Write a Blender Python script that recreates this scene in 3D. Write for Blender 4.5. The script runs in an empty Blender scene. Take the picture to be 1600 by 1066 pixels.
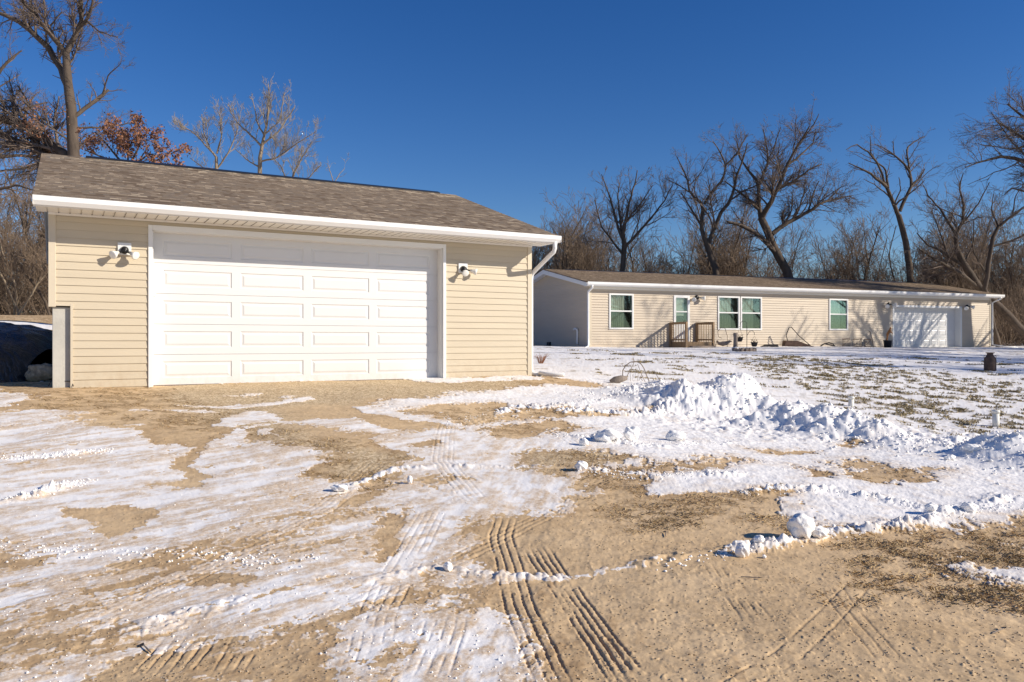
import bpy, math, random
import numpy as np
from mathutils import Vector
rng = np.random.default_rng(7)
random.seed(3)
scene = bpy.context.scene
COL = scene.collection
CH = 1.45                      # camera height above the drive
F = 1230.0                     # focal length in photo pixels (survey of the photograph)
R = math.radians

# ------------------------------------------------------------------ noise
def _hash(ix, iy, seed):
    h = (ix.astype(np.int64) * 374761393 + iy.astype(np.int64) * 668265263 + seed * 1274126177) & 0xFFFFFFFF
    h = ((h ^ (h >> 13)) * 1274126177) & 0xFFFFFFFF
    h = h ^ (h >> 16)
    return (h & 0xFFFF).astype(np.float32) / 65535.0
def vnoise(x, y, seed=0):
    ix = np.floor(x); iy = np.floor(y); fx = (x - ix).astype(np.float32); fy = (y - iy).astype(np.float32)
    fx = fx * fx * (3 - 2 * fx); fy = fy * fy * (3 - 2 * fy)
    a = _hash(ix, iy, seed); b = _hash(ix + 1, iy, seed); c = _hash(ix, iy + 1, seed); d = _hash(ix + 1, iy + 1, seed)
    return (a + (b - a) * fx) * (1 - fy) + (c + (d - c) * fx) * fy - 0.5
def fbm(x, y, oct=4, seed=0, g=0.5):
    s = 0; a = 1.0
    ca, sa = math.cos(.6), math.sin(.6)
    for i in range(oct):
        s = s + a * vnoise(x, y, seed + i * 17); a *= g
        x, y = (x * ca - y * sa) * 2.03 + 5.1, (x * sa + y * ca) * 2.03 + 1.7
    return s
def sstep(e0, e1, v):
    t = np.clip((v - e0) / (e1 - e0), 0, 1); return t * t * (3 - 2 * t)

# ------------------------------------------------------------------ frames of the two buildings (camera at 0,0)
GO = (-5.718, 12.37, 0.516)    # garage: left edge of the door trim, and the front wall's angle
HO = (3.417, 34.77, 0.384)     # house: near left corner
def GW(s, d): return (GO[0] + s*math.cos(GO[2]) + d*math.sin(GO[2]), GO[1] + s*math.sin(GO[2]) - d*math.cos(GO[2]))
def HW(s, d): return (HO[0] + s*math.cos(HO[2]) + d*math.sin(HO[2]), HO[1] + s*math.sin(HO[2]) - d*math.cos(HO[2]))
GZ = CH - 0.706; HZ = CH - 0.275

# ------------------------------------------------------------------ terrain
cp = [(0,0,-1.5),(-9,0,-1.42),(9,0,-1.5),(0,-12,-1.5),(0,3.3,-1.45),(-3,3.3,-1.43),(3,3.3,-1.47),(0,5.5,-1.38),(-4,6,-1.28),
      (5,6,-1.43),(-4,9,-.98),(0.5,10,-1.12),(6,9.5,-1.42),(-8,6,-1.2),(-9,9.5,-.82),(3.7,13,-1.2),(7,15.4,-1.28),(9,13,-1.42),
      (14.3,23.5,-.92),(22,18,-1.2),(3.2,25,-.52),(8.5,32,-.42),(20,33,-.62),(-9.5,13,-.68),(-9,17,-.55),(-16,20,.15),(-12,30,.6),(-26,42,1.2),
      (-10,45,1.0),(-45,62,1.7),(0,28,-.35),(30,40,-.5),(34,52,-.3),(20,62,.3),(0,62,.5),(-20,62,1.5),(45,20,-1.2),(-30,5,-1),(60,60,0),(2,19.5,-.72)]
for s in (-1.4,1.2,3.6,6,7.2): cp.append(GW(s,.3)+(-.722,))
for s in (0,3.5,7): cp.append(GW(s,-7)+(-.74,))
for s, z in ((0,-.285),(6,-.285),(12,-.275),(18,-.34),(25,-.36)): cp.append(HW(s,.3)+(z,)); cp.append(HW(s,-8)+(z-.02,))
CP = np.array(cp, float)
def _phi(r2): return np.where(r2 > 0, 0.5*r2*np.log(np.maximum(r2,1e-12)), 0)
_n = len(CP); _K = _phi(((CP[:,None,:2]-CP[None,:,:2])**2).sum(-1)) + np.eye(_n)*.6
_Pm = np.c_[np.ones(_n), CP[:,:2]]
_A = np.block([[_K,_Pm],[_Pm.T,np.zeros((3,3))]])
_w = np.linalg.solve(_A, np.r_[CP[:,2],0,0,0])
def terrain(x, y):
    x = np.asarray(x, float); y = np.asarray(y, float); sh = x.shape; x = x.ravel(); y = y.ravel()
    r = np.hypot(x-5, y-25); k = np.minimum(1, 62/np.maximum(r,1e-6)); xx = 5+(x-5)*k; yy = 25+(y-25)*k
    z = _w[_n] + _w[_n+1]*xx + _w[_n+2]*yy
    for i in range(_n): z = z + _w[i]*_phi((xx-CP[i,0])**2+(yy-CP[i,1])**2)
    z = np.where(r > 62, z + (1.2 - z)*sstep(62, 200, r), z)
    return (z + CH).reshape(sh)
def at(px, py, off=0):
    """a spot seen at a pixel of the photograph -> world x, y on the terrain"""
    u = (px-800)/F; v = (533-py)/F
    Y = 1.45/max(.02, -v)
    lo, hi = 1.5, 60.0
    ys = np.linspace(lo, hi, 900); g = terrain(u*ys, ys) - CH - v*ys
    i = np.argmax(g > 0); 
    if g[i] <= 0: return (u*45, 45.0)
    y = ys[i] if i == 0 else ys[i-1] + (ys[i]-ys[i-1])*(-g[i-1])/(g[i]-g[i-1])
    return (u*y, y)
def poly(pts): return np.array([at(*p) for p in pts])

DIRT = [
 [(0,590),(60,588),(100,598),(240,600),(690,588),(835,587),(945,603),(940,607),(860,603),(800,606),(720,611),(690,620),(600,629),(560,640),(640,655),(700,665),(730,672),(650,674),(590,668),(545,652),(480,655),(420,664),(360,674),(340,690),(300,690),(225,676),(150,664),(60,648),(20,640),(40,628),(85,620),(60,614),(0,610)],
 [(615,640),(660,633),(780,633),(850,638),(900,640),(905,646),(850,655),(790,655),(760,663),(730,664),(690,655)],
 [(815,634),(880,636),(950,640),(1030,644),(960,648),(900,652),(860,657),(815,657)],
 [(755,672),(820,662),(880,660),(935,670),(900,675),(860,677),(820,685),(785,682)],
 [(225,666),(300,670),(345,676),(332,690),(308,700),(302,720),(327,737),(298,744),(268,724),(275,705),(245,697),(203,700),(220,688)],
 [(385,678),(430,663),(480,666),(590,680),(570,690),(595,698),(630,705),(645,716),(635,730),(640,745),(600,775),(570,787),(535,790),(545,775),(580,762),(570,748),(530,745),(500,737),(470,735),(500,712),(445,700),(440,690),(400,690)],
 [(100,795),(160,790),(235,793),(242,800),(235,812),(190,829),(150,839),(135,832),(140,822),(108,806)],
 [(0,869),(70,867),(78,873),(50,882),(0,890)],
 [(160,1050),(172,1015),(230,1000),(330,984),(430,984),(480,974),(527,966),(527,985),(500,1010),(522,1035),(480,1055),(380,1068),(370,1050),(300,1040),(250,1054),(170,1060)],
 [(730,832),(770,805),(885,800),(880,775),(930,767),(1000,775),(1090,775),(1230,763),(1252,772),(1252,795),(1230,808),(1300,832),(1450,822),(1550,838),(1600,848),(1680,860),(1680,880),(1600,882),(1500,886),(1490,893),(1600,908),(1720,912),(2300,925),(3000,1200),(3600,1500),(850,1500),(835,1066),(843,1000),(790,970),(725,950),(700,960),(735,920),(760,880),(735,862),(762,850)],
 [(800,712),(850,704),(880,708),(960,711),(992,720),(960,728),(900,735),(890,750),(855,747),(800,735)],
 [(950,736),(1040,726),(1120,723),(1135,732),(1080,739),(1000,743)],
 [(920,730),(980,740),(1012,760),(1000,777),(930,770),(885,765),(900,750)],
 [(1245,728),(1300,735),(1300,746),(1260,749)],
 [(1308,722),(1350,714),(1378,722),(1390,734),(1475,735),(1440,743),(1465,753),(1400,757),(1350,752),(1308,742),(1345,738),(1308,728)],
 [(1470,832),(1560,814),(1680,806),(1680,850),(1560,850)],
 [(1100,718),(1160,715),(1180,722),(1120,726)],[(1180,700),(1260,702),(1300,706),(1220,709)],[(1310,698),(1380,694),(1390,699),(1330,703)],
 [(660,752),(700,745),(730,750),(690,760)],[(590,800),(640,790),(625,820),(600,870),(585,860)],[(160,880),(260,872),(330,880),(280,888),(200,890)],
 [(0,1000),(60,985),(150,975),(250,978),(180,1000),(60,1010)],[(270,905),(400,895),(430,905),(330,915)],
 [(640,692),(690,687),(700,692),(660,698)],[(250,748),(300,740),(330,750),(280,760)],
]
SNOW = [
 [(250,629),(340,634),(430,632),(482,626),(482,622),(400,627),(330,629)],[(240,642),(290,647),(352,646),(345,640),(290,640)],[(188,643),(235,646),(232,641),(195,640)],
 [(190,665),(237,668),(230,663)],[(350,617),(415,615),(400,619)],[(425,620),(470,620),(450,623)],
 [(543,635),(600,630),(680,622),(730,626),(737,632),(650,637),(600,641),(620,651),(570,646)],
 [(612,592),(660,589),(700,592),(728,589),(760,590),(800,588),(850,590),(845,594),(730,596),(690,597),(640,595)],
 [(680,615),(740,610),(800,609),(850,606),(960,611),(1060,625),(900,632),(830,630),(770,629),(735,623)],
 [(700,903),(760,886),(850,892),(960,886),(1052,880),(1046,893),(900,899),(780,905)],
 [(1135,870),(1180,856),(1200,850),(1290,833),(1400,826),(1395,836),(1295,846),(1210,863),(1150,877)],
 [(1225,785),(1275,783),(1285,800),(1250,806),(1230,798)],
 [(0,645),(30,640),(120,642),(150,648),(60,653),(0,655)],[(0,655),(135,660),(140,672),(0,690)],
 [(385,640),(430,655),(470,660),(400,662),(365,670),(330,665)],[(418,672),(440,672),(440,685),(410,680)],
 [(1300,790),(1440,783),(1600,770),(1600,800),(1400,812),(1310,805)],
 [(1510,889),(1600,880),(1680,878),(1680,905),(1600,905),(1540,897)],
 [(720,950),(760,940),(800,960),(835,1000),(830,1030),(740,1050),(680,1000)],
]
DIRT = [poly(p) for p in DIRT]; SNOW = [poly(p) for p in SNOW]
LAWN = poly([(1150,563),(1230,556),(1330,565),(1450,578),(1600,604),(1800,640),(1800,700),(1600,684),(1480,682),(1400,668),(1330,645),(1270,622),(1220,600),(1190,585),(1150,575)])
THICKSTRAW = [poly(p) for p in ([(0,592),(110,600),(240,605),(400,640),(330,690),(220,668),(60,640),(0,612)],
   [(1230,790),(1350,800),(1600,815),(1680,820),(1680,960),(1450,930),(1330,900),(1300,850),(1230,840)],
   [(880,780),(1000,780),(1250,765),(1250,820),(1000,830)],[(600,640),(900,635),(1000,645),(930,675),(760,682)],[(780,590),(945,603),(860,608)],
   [(1240,730),(1470,735),(1460,757),(1250,750)],[(0,560),(80,585),(240,610),(100,630),(0,615)],
   [(1280,905),(1400,905),(1390,950),(1300,940)],[(380,665),(640,700),(640,745),(540,790),(440,735)],[(860,700),(1010,705),(1130,735),(1000,775),(880,770)],
   [(830,543),(1020,543),(1000,547),(830,553)])]
GRAVEL = [poly(p) for p in ([(240,600),(820,588),(840,600),(700,620),(420,640),(500,700),(430,700),(260,625)],[(800,705),(990,712),(960,735),(800,740)],[(440,690),(640,710),(640,745),(560,745)])]
def sdf(P, x, y, pad=1.5):
    out = np.full(x.shape, -9.0); m = (x > P[:,0].min()-pad)&(x < P[:,0].max()+pad)&(y > P[:,1].min()-pad)&(y < P[:,1].max()+pad)
    if not m.any(): return out
    xs = x[m]; ys = y[m]; d = np.full(xs.shape, 1e9); ins = np.zeros(xs.shape, bool)
    for i in range(len(P)):
        ax, ay = P[i]; bx, by = P[(i+1) % len(P)]
        ex, ey = bx-ax, by-ay; L = ex*ex+ey*ey+1e-12
        t = np.clip(((xs-ax)*ex+(ys-ay)*ey)/L, 0, 1)
        d = np.minimum(d, (xs-ax-t*ex)**2+(ys-ay-t*ey)**2)
        c = ((ay > ys) != (by > ys)); 
        xi = ax + (ys-ay)*ex/(ey if abs(ey) > 1e-9 else 1e-9)
        ins ^= c & (xs < xi)
    d = np.sqrt(d); out[m] = np.where(ins, d, -d); return out
def along(P, x, y, w):
    """lateral offset and distance along a polyline, within w of it"""
    m = (x > P[:,0].min()-w)&(x < P[:,0].max()+w)&(y > P[:,1].min()-w)&(y < P[:,1].max()+w)
    idx = np.nonzero(m)[0]; xs = x[idx]; ys = y[idx]
    best = np.full(xs.shape, 1e9); lat = np.zeros(xs.shape); al = np.zeros(xs.shape); acc = 0
    for i in range(len(P)-1):
        ax, ay = P[i]; ex, ey = P[i+1]-P[i]; L = math.hypot(ex, ey); ex /= L; ey /= L
        t = (xs-ax)*ex+(ys-ay)*ey; tc = np.clip(t, 0, L); la = (xs-ax)*(-ey)+(ys-ay)*ex
        d = np.hypot(xs-ax-tc*ex, ys-ay-tc*ey); k = d < best
        best[k] = d[k]; lat[k] = la[k]; al[k] = (acc+tc)[k]; acc += L
    return idx, lat, al, best, acc
def smooth(pts, n=24):
    P = poly(pts); t = np.linspace(0, len(P)-1, n); i = np.arange(len(P))
    return np.c_[np.interp(t, i, P[:,0]), np.interp(t, i, P[:,1])]
TRACKS = [  # pixel polyline, groove count, spacing, depth, lug pitch
 ([(792,806),(783,835),(795,870),(800,900),(808,940),(825,980),(850,1030),(870,1075)],4,.052,.017,.055),
 ([(838,852),(878,912),(919,968),(965,1035),(990,1075)],5,.042,.017,.05),
 ([(1350,905),(1320,945),(1290,975),(1240,1020),(1190,1055),(1120,1100)],2,.12,.016,.07),
 ([(1118,880),(1150,925),(1190,975)],4,.05,.010,.3),([(1243,1031),(1290,1075)],3,.045,.006,.3),
 ([(305,985),(250,1052)],6,.05,.018,.5),([(392,985),(352,1055)],4,.045,.015,.5),
 ([(1040,970),(1110,985),(1190,1000)],1,.1,.01,.3),([(700,660),(690,720),(740,780),(800,800)],5,.05,.012,.06),
 ([(860,668),(905,700)],4,.06,.014,.5),([(0,668),(70,664),(145,666)],6,.06,.014,.07),([(150,720),(330,700),(520,660)],4,.06,.01,.07),
 ([(100,990),(300,900),(500,800),(590,720)],5,.05,.012,.07),([(560,1066),(590,960),(640,860),(700,760)],5,.05,.012,.06),
 ([(1280,770),(1330,815)],2,.12,.014,.6),([(540,960),(640,900),(760,850),(900,780)],4,.05,.012,.07),
 ([(930,980),(980,1066)],3,.05,.012,.08),([(1420,1066),(1330,960),(1290,900)],3,.06,.008,.3),([(600,760),(760,745),(900,752),(1000,770)],5,.06,.012,.08),([(620,660),(760,670),(880,690)],5,.06,.012,.08),([(700,960),(660,1066)],5,.05,.02,.06),
 ([(0,950),(200,880),(420,815)],5,.05,.012,.08),([(1000,700),(1200,715),(1500,760),(1600,765)],4,.06,.01,.1)]
TRACKS = [(smooth(t[0]),)+t[1:] for t in TRACKS]
RIDGES = [([(0,784),(60,773),(135,752)],.05,.07),([(0,716),(80,712),(170,702)],.035,.07),([(880,682),(1000,700),(1150,690)],.05,.12),([(700,668),(800,640),(1000,622)],.05,.18),
 ([(560,905),(690,888),(800,893),(900,905)],.018,.06),([(1150,775),(1300,770),(1480,800),(1600,776)],.045,.10),([(900,740),(1000,752),(1160,742)],.045,.10),([(0,858),(120,862),(330,872),(480,880)],.03,.10),
 ([(1030,890),(1150,862),(1290,838),(1400,824),(1500,800),(1600,790)],.045,.07),([(860,642),(1000,648),(1180,640)],.06,.18),([(520,770),(640,730),(860,735)],.02,.08),([(0,1010),(180,980),(420,930),(560,880)],.02,.08)]
RIDGES = [(smooth(a), h, w) for a, h, w in RIDGES]
# ploughed bank: lumps (pixel of the base centre, height, half length, half depth)
BANK = [(1105,640,.66,.95,.75),(1055,628,.42,.8,.6),(1150,640,.62,.55,.6),(1005,622,.22,.7,.4),(1190,652,.32,.6,.5),(1240,668,.38,.6,.42),(1290,676,.42,.5,.42),(1330,684,.38,.5,.4),(1370,690,.34,.42,.36),(1420,700,.18,.4,.3),(1470,706,.12,.35,.3),
        (1560,718,.25,.42,.30),(1600,724,.27,.5,.34),(1530,712,.18,.25,.2),(1660,735,.26,.6,.34),(1740,745,.26,.6,.34),(1480,698,.16,.5,.2)]
BANK = [at(a,b)+(h*.9,w*1.2,d*1.1) for a,b,h,w,d in BANK]
def ground(x, y, full=False):
    sh = np.shape(x); x = np.asarray(x, float).ravel(); y = np.asarray(y, float).ravel()
    z = terrain(x, y); r = np.hypot(x, y)
    near = r < 75
    X = x[near]; Y = y[near]
    amp = .04+.014*np.clip(r[near], 0, 40)
    n1 = fbm(X*1.1, Y*1.1, 6, 1, .62); n2 = fbm(X*1.1+40, Y*1.1, 6, 2, .62)
    wx = X + n1*amp*1.3; wy = Y + n2*amp*2.2
    D = np.full(X.shape, -9.0)
    for P in DIRT: D = np.maximum(D, sdf(P, wx, wy))
    S = np.full(X.shape, -9.0)
    for P in SNOW: S = np.maximum(S, sdf(P, wx, wy))
    th = R(44) + R(34)*sstep(-1.6, .4, X)
    c, s_ = np.cos(R(46)), np.sin(R(46))
    u = X*c+Y*s_; v = -X*s_+Y*c
    c2, s2 = math.cos(R(78)), math.sin(R(78)); u2 = X*c2+Y*s2; v2 = -X*s2+Y*c2
    k = sstep(-1.6, .4, X)
    st = (1-k)*fbm(u*.9, v*5.5, 5, 11, .6) + k*fbm(u2*.9, v2*5.5, 5, 12, .6)
    fine = fbm(X*9, Y*9, 4, 21, .6)
    edge = fbm(X*14, Y*14, 3, 33, .7)
    e = (D*1.0 + .05*edge*amp/.1)
    e = np.where(S > -.0, np.minimum(e, -S), e)
    # thin, worn snow in the drive
    drive = sstep(0, 1, (1.8-X)/1.5) * sstep(11.5, 8.5, Y+.35*X) * sstep(-30,-20,X)
    drive = np.maximum(drive, .7*sstep(6.5, 5.5, r[near])*sstep(2.5,1.2,X))
    neark = .55+.45*sstep(7.5, 4.5, r[near])
    worn = drive*neark*(.30+.9*st+.35*fine)
    snow = 1-sstep(-.012, .012, e/ (1+.1*r[near]))
    # margins: in places crisp, in places the snow thins out over a hand's breadth
    ew = .015 + (.17+.02*r[near])*sstep(-.30, .12, fbm(X*.8, Y*.8, 3, 41))*np.where(r[near] < 16, 1, .3)
    c0 = np.clip(.5 - e/(2*ew), 0, 1)
    fs_ = (1-k)*fbm(u*3.0, v*17, 4, 42, .62) + k*fbm(u2*3.0, v2*17, 4, 43, .62)
    gr_ = fbm(X*24, Y*24, 3, 44, .7)
    wornn = np.clip(drive*neark*(.29+.75*st), 0, .58)
    cc = np.minimum(c0, 1-wornn)
    snow = sstep(-.10, .12, cc-.5+.30*fs_+.30*gr_+.14*fine)
    snow = np.where(c0 <= .001, 0, snow); snow = np.where((c0 >= .999)&(wornn < .05), 1, snow)
    stain = np.clip(drive*neark*(.80+1.7*st+1.4*fine+1.6*fs_), 0, 1)
    stain = np.maximum(stain, .9*(1-np.abs(2*c0-1))*(.6+fine))
    stain = np.maximum(stain, .7*np.exp(-np.abs(e)/.10)*(.5+fs_))
    stain = np.maximum(stain, .28*sstep(.15,.5,fine+.4*st))
    wet = np.exp(-np.maximum(e,0)/.13)*(e > 0)*sstep(-.15,.15,fbm(X*1.3,Y*1.3,3,45)); wet = np.maximum(wet, .8*sstep(.3,.5,wornn)*(1-snow))
    # lawn with grass poking through the snow
    L = sdf(LAWN, wx, wy, 2); lawn = sstep(-.9, 1.0, L)
    fl = fbm(X*5.2, Y*4.2, 3, 51, .6) + .18*fbm(X*.5, Y*.5, 2, 52)
    fleck = lawn*sstep(.04, .2, fl-.02+.25*(lawn-1))
    # field behind the garage: straw with snow streaks
    fieldm = sstep(-7.2, -8.6, X+ .5*(Y-13)*0)*sstep(15, 17, Y) 
    fs = sstep(.10, .22, fbm(X*.16, Y*.5, 3, 61)) 
    fsnow = np.clip(fs,0,1)
    snow = snow*(1-fieldm)+fsnow*fieldm
    # sprinkle of bare spots elsewhere on the yard
    yard = sstep(14, 18, Y)*(1-lawn)*(1-fieldm)
    ysp = yard*sstep(.34, .46, fbm(X*1.3, Y*2.2, 4, 71, .65))
    hb = np.zeros(X.shape)
    for (bx, by, h, w, d) in BANK:
        q = ((X-bx)/w)**2+((Y-by)/d)**2; hb = np.maximum(hb, h*np.clip(1.15*np.exp(-q*1.1)-.12, 0, 1))
    bm = sstep(.0, .12, hb)
    lump = np.abs(fbm(X*2.6, Y*2.6, 5, 81, .62)); lump2 = np.abs(fbm(X*7, Y*7, 4, 83, .62))
    lump = np.abs(fbm(X*2.2, Y*2.2, 3, 81, .5)); lump2 = np.abs(fbm(X*6, Y*6, 3, 83, .5)); lump3 = np.abs(fbm(X*14, Y*14, 2, 84, .5))
    bank = hb*(1+.7*fbm(X*1.3, Y*1.3, 2, 85)) + bm*np.clip(hb*5,.25,1)*(.13*(lump-.15) + .036*(lump2-.15) + .014*(lump3-.15))
    berm = sstep(0,1,(X-1.6)/1.0)*np.exp(-((Y-(12.3-.18*X))/1.5)**2)
    bank = bank + berm*.03*np.maximum(0, lump2*3-.35)
    snow = np.maximum(snow, bm); stain = stain*(1-.8*bm); wet = wet*(1-bm)
    rid = np.zeros(X.shape)
    zz = bank
    dirtm = 1-snow
    # relief of ground and snow
    zz = zz + snow*(1-.6*drive)*(.009+.004*sstep(8,14,r[near])+.008*fbm(X*2, Y*2, 2, 91)) + .05*fbm(X*.55, Y*.55, 3, 92)*sstep(80,20,r[near])
    zz = zz + .006*st*drive + (.010-.006*drive)*fine*(.8-.45*dirtm) + dirtm*(.0045*edge + .006*np.maximum(0, fbm(X*34, Y*34, 2, 46, .7)-.36)*sstep(9,6,r[near])*2.6)
    zz = zz + (1-dirtm)*(.008-.006*drive)*np.abs(edge)
    for P, h, w in RIDGES:
        idx, lat, al, d, Lt = along(P, X+n1*.25, Y+n2*.25, w*3)
        f_ = np.exp(-(d/w)**2)*np.clip((al+.05)/.3, 0, 1)*np.clip((Lt-al+.05)/.3, 0, 1)
        rough = np.clip(.35+2.4*np.abs(fbm(X[idx]*9, Y[idx]*9, 3, 95, .6)), 0, 1.6)*np.clip(.6+1.6*fbm(X[idx]*1.3, Y[idx]*1.3, 2, 96),.1,1.4)
        zz[idx] += h*f_*rough
        snow[idx] = np.maximum(snow[idx], sstep(.35, .6, f_*rough)*.95)
        stain[idx] *= 1-.5*f_
    gro = np.zeros(X.shape)
    for P, n, sp, dep, lug in TRACKS:
        idx, lat, al, d, Lt = along(P, X+.02*n1, Y+.02*n2, n*sp*.5+.06)
        endf = np.clip(al/.25, 0, 1)*np.clip((Lt-al)/.25, 0, 1)
        q = lat/sp + (n % 2)*.5; fr = np.abs(q-np.floor(q)-.5)*sp
        band = sstep(n*sp*.5+.012, n*sp*.5-.004, np.abs(lat))
        broken = sstep(-.30, .0, fbm(X[idx]*3.2, Y[idx]*3.2, 4, 97, .65)+.08)
        g = np.exp(-(fr/.0075)**2)*band*endf*broken
        if lug < .2: g = g*(.80+.20*np.sin(al*2*math.pi/lug + np.floor(q)*2.1 + 3*fbm(X[idx]*2, Y[idx]*2, 2, 98)))
        g = g*(1-.55*snow[idx])
        zz[idx] += dep*(.30+.25*sstep(1.5,.8,X[idx]))*(-g + .12*band*endf*broken*(1-g))
        gro[idx] = np.maximum(gro[idx], g)
    Z = z.copy(); Z[near] += zz
    # keep the ground out of the two buildings
    if not full: return Z.reshape(sh)
    def up(a, fill):
        o = np.full(r.shape, fill, np.float32); o[near] = a; return o
    strawm = np.zeros(X.shape)
    for P in THICKSTRAW: strawm = np.maximum(strawm, sstep(-.3, .3, sdf(P, wx, wy)))
    strawm = np.maximum(strawm, .26); strawm = np.maximum(strawm, fieldm)
    straw = strawm*sstep(-.16, .12, fbm(X*5, Y*7, 4, 101, .7)+.25*fbm(X*.8, Y*.8, 2, 102))
    grav = np.zeros(X.shape)
    for P in GRAVEL: grav = np.maximum(grav, sstep(-.3, .3, sdf(P, wx, wy)))
    fl2 = np.maximum(fleck, .8*ysp)*(1-bm)
    return Z, up(snow, .75), up(stain, .1), up(straw, .4), up(np.clip(fl2,0,1), .1), up(grav, 0), up(gro, 0), up(np.clip(wet,0,1), 0)

# ------------------------------------------------------------------ materials
def newmat(name):
    m = bpy.data.materials.new(name); m.use_nodes = True; nt = m.node_tree
    b = nt.nodes['Principled BSDF']; return m, nt, b
def nd(nt, t, **kw):
    n = nt.nodes.new(t)
    for k, v in kw.items():
        if k in n.inputs: n.inputs[k].default_value = v
        else: setattr(n, k, v)
    return n
def lk(nt, a, b): nt.links.new(a, b)
def mixc(nt, fac, a, b, blend='MIX'):
    n = nt.nodes.new('ShaderNodeMix'); n.data_type = 'RGBA'; n.blend_type = blend
    for sock, v in ((n.inputs[0], fac), (n.inputs[6], a), (n.inputs[7], b)):
        if isinstance(v, (int, float)): sock.default_value = v
        elif isinstance(v, tuple): sock.default_value = v if len(v) == 4 else v+(1,)
        else: lk(nt, v, sock)
    return n.outputs[2]
def mth(nt, op, a, b=None, clamp=False):
    n = nt.nodes.new('ShaderNodeMath'); n.operation = op; n.use_clamp = clamp
    for i, v in enumerate((a, b)):
        if v is None: continue
        if isinstance(v, (int, float)): n.inputs[i].default_value = v
        else: lk(nt, v, n.inputs[i])
    return n.outputs[0]
def noise(nt, scale, detail=3, rough=.6, vec=None, sc3=None):
    n = nd(nt, 'ShaderNodeTexNoise'); n.inputs['Scale'].default_value = scale; n.inputs['Detail'].default_value = detail; n.inputs['Roughness'].default_value = rough
    if vec is None:
        tc = nd(nt, 'ShaderNodeTexCoord'); vec = tc.outputs['Object']
    if sc3:
        mp = nd(nt, 'ShaderNodeMapping'); mp.inputs['Scale'].default_value = sc3; lk(nt, vec, mp.inputs['Vector']); vec = mp.outputs[0]
    lk(nt, vec, n.inputs['Vector']); return n.outputs['Fac']
def ramp(nt, fac, p0, p1, c0=(0,0,0,1), c1=(1,1,1,1)):
    n = nd(nt, 'ShaderNodeValToRGB'); e = n.color_ramp.elements
    e[0].position = p0; e[1].position = p1; e[0].color = c0; e[1].color = c1; lk(nt, fac, n.inputs[0]); return n.outputs[0]
def simple(name, col, rough=.6, var=.12, scale=3, bump=0, bscale=40, metal=0, spec=.3, sc3=None):
    m, nt, b = newmat(name)
    n = noise(nt, scale, 4, .65, sc3=sc3)
    dark = tuple(c*(1-var) for c in col); lite = tuple(min(1, c*(1+var)) for c in col)
    lk(nt, ramp(nt, n, .3, .7, dark+(1,), lite+(1,)), b.inputs['Base Color'])
    b.inputs['Roughness'].default_value = rough; b.inputs['Metallic'].default_value = metal; b.inputs['Specular IOR Level'].default_value = spec
    if bump:
        bn = nd(nt, 'ShaderNodeBump'); bn.inputs['Strength'].default_value = bump; bn.inputs['Distance'].default_value = .01
        lk(nt, noise(nt, bscale, 4, .6, sc3=sc3), bn.inputs['Height']); lk(nt, bn.outputs[0], b.inputs['Normal'])
    return m
M = {}
M['siding'] = simple('garage_siding', (.545,.465,.34), .55, .05, 1.2, .15, 60, sc3=(.5,.5,6))
def splash(m, h=.5, amt=.55):
    nt = m.node_tree; b = nt.nodes['Principled BSDF']; src = b.inputs['Base Color'].links[0].from_socket
    tc = nd(nt, 'ShaderNodeTexCoord'); sp = nd(nt, 'ShaderNodeSeparateXYZ'); lk(nt, tc.outputs['Object'], sp.inputs[0])
    mr = nd(nt, 'ShaderNodeMapRange'); mr.inputs['From Min'].default_value = h; mr.inputs['From Max'].default_value = -.1; lk(nt, sp.outputs['Z'], mr.inputs['Value'])
    f = mth(nt,'MULTIPLY',mth(nt,'MULTIPLY',mr.outputs[0],ramp(nt, noise(nt, 7, 5, .75, tc.outputs['Object'], (1,1,.6)), .4, .7)),amt)
    lk(nt, mixc(nt, f, src, (.38,.27,.16)), b.inputs['Base Color'])
splash(M['siding'])
M['siding_trim'] = simple('garage_corner', (.58,.50,.375), .5, .03, 1)
M['house_siding'] = simple('house_siding', (.56,.47,.36), .55, .06, .7, sc3=(.3,.3,3))
M['white'] = simple('white_paint', (.76,.75,.72), .4, .025, 1.3, spec=.4)
M['door_white'] = simple('door_steel', (.69,.68,.66), .38, .02, .8, .12, 220, spec=.45, sc3=(1,1,.15))
M['gutter'] = simple('gutter_metal', (.78,.765,.735), .3, .03, 2, spec=.5)
M['soffit'] = simple('soffit_vinyl', (.78,.74,.66), .5, .03, 2)
M['black'] = simple('black_plastic', (.015,.015,.017), .35, .2, 6)
M['lamp_glass'] = simple('lamp_lens', (.8,.78,.72), .15, .05, 8, spec=.6)
M['concrete'] = simple('concrete', (.46,.44,.39), .9, .12, 2.2, .5, 30)
M['bark'] = simple('bark', (.10,.075,.056), .9, .35, 5, .8, 14, sc3=(1,1,.25))
M['bark_pale'] = simple('pale_bark', (.30,.235,.165), .9, .3, 5, .6, 18, sc3=(1,1,.3))
M['twig'] = simple('twig', (.165,.125,.10), .85, .3, 1.5)
M['twig_pale'] = simple('twig_pale', (.32,.275,.225), .85, .25, 1.5)
M['brush'] = simple('brush_stems', (.20,.145,.10), .9, .45, .8)
M['leaf'] = simple('dead_leaf', (.28,.13,.07), .8, .4, 3)
M['wood'] = simple('treated_wood', (.33,.22,.125), .75, .25, 6, .3, 40, sc3=(4,4,.6))
M['grey_wood'] = simple('weathered_wood', (.26,.21,.17), .85, .3, 8, .5, 40, sc3=(4,4,.6))
M['rust'] = simple('rusty_metal', (.115,.07,.05), .75, .4, 9, .4, 40)
M['iron'] = simple('dark_iron', (.035,.03,.028), .6, .3, 8)
M['figure'] = simple('carved_wood', (.34,.15,.05), .6, .35, 14)
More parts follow.
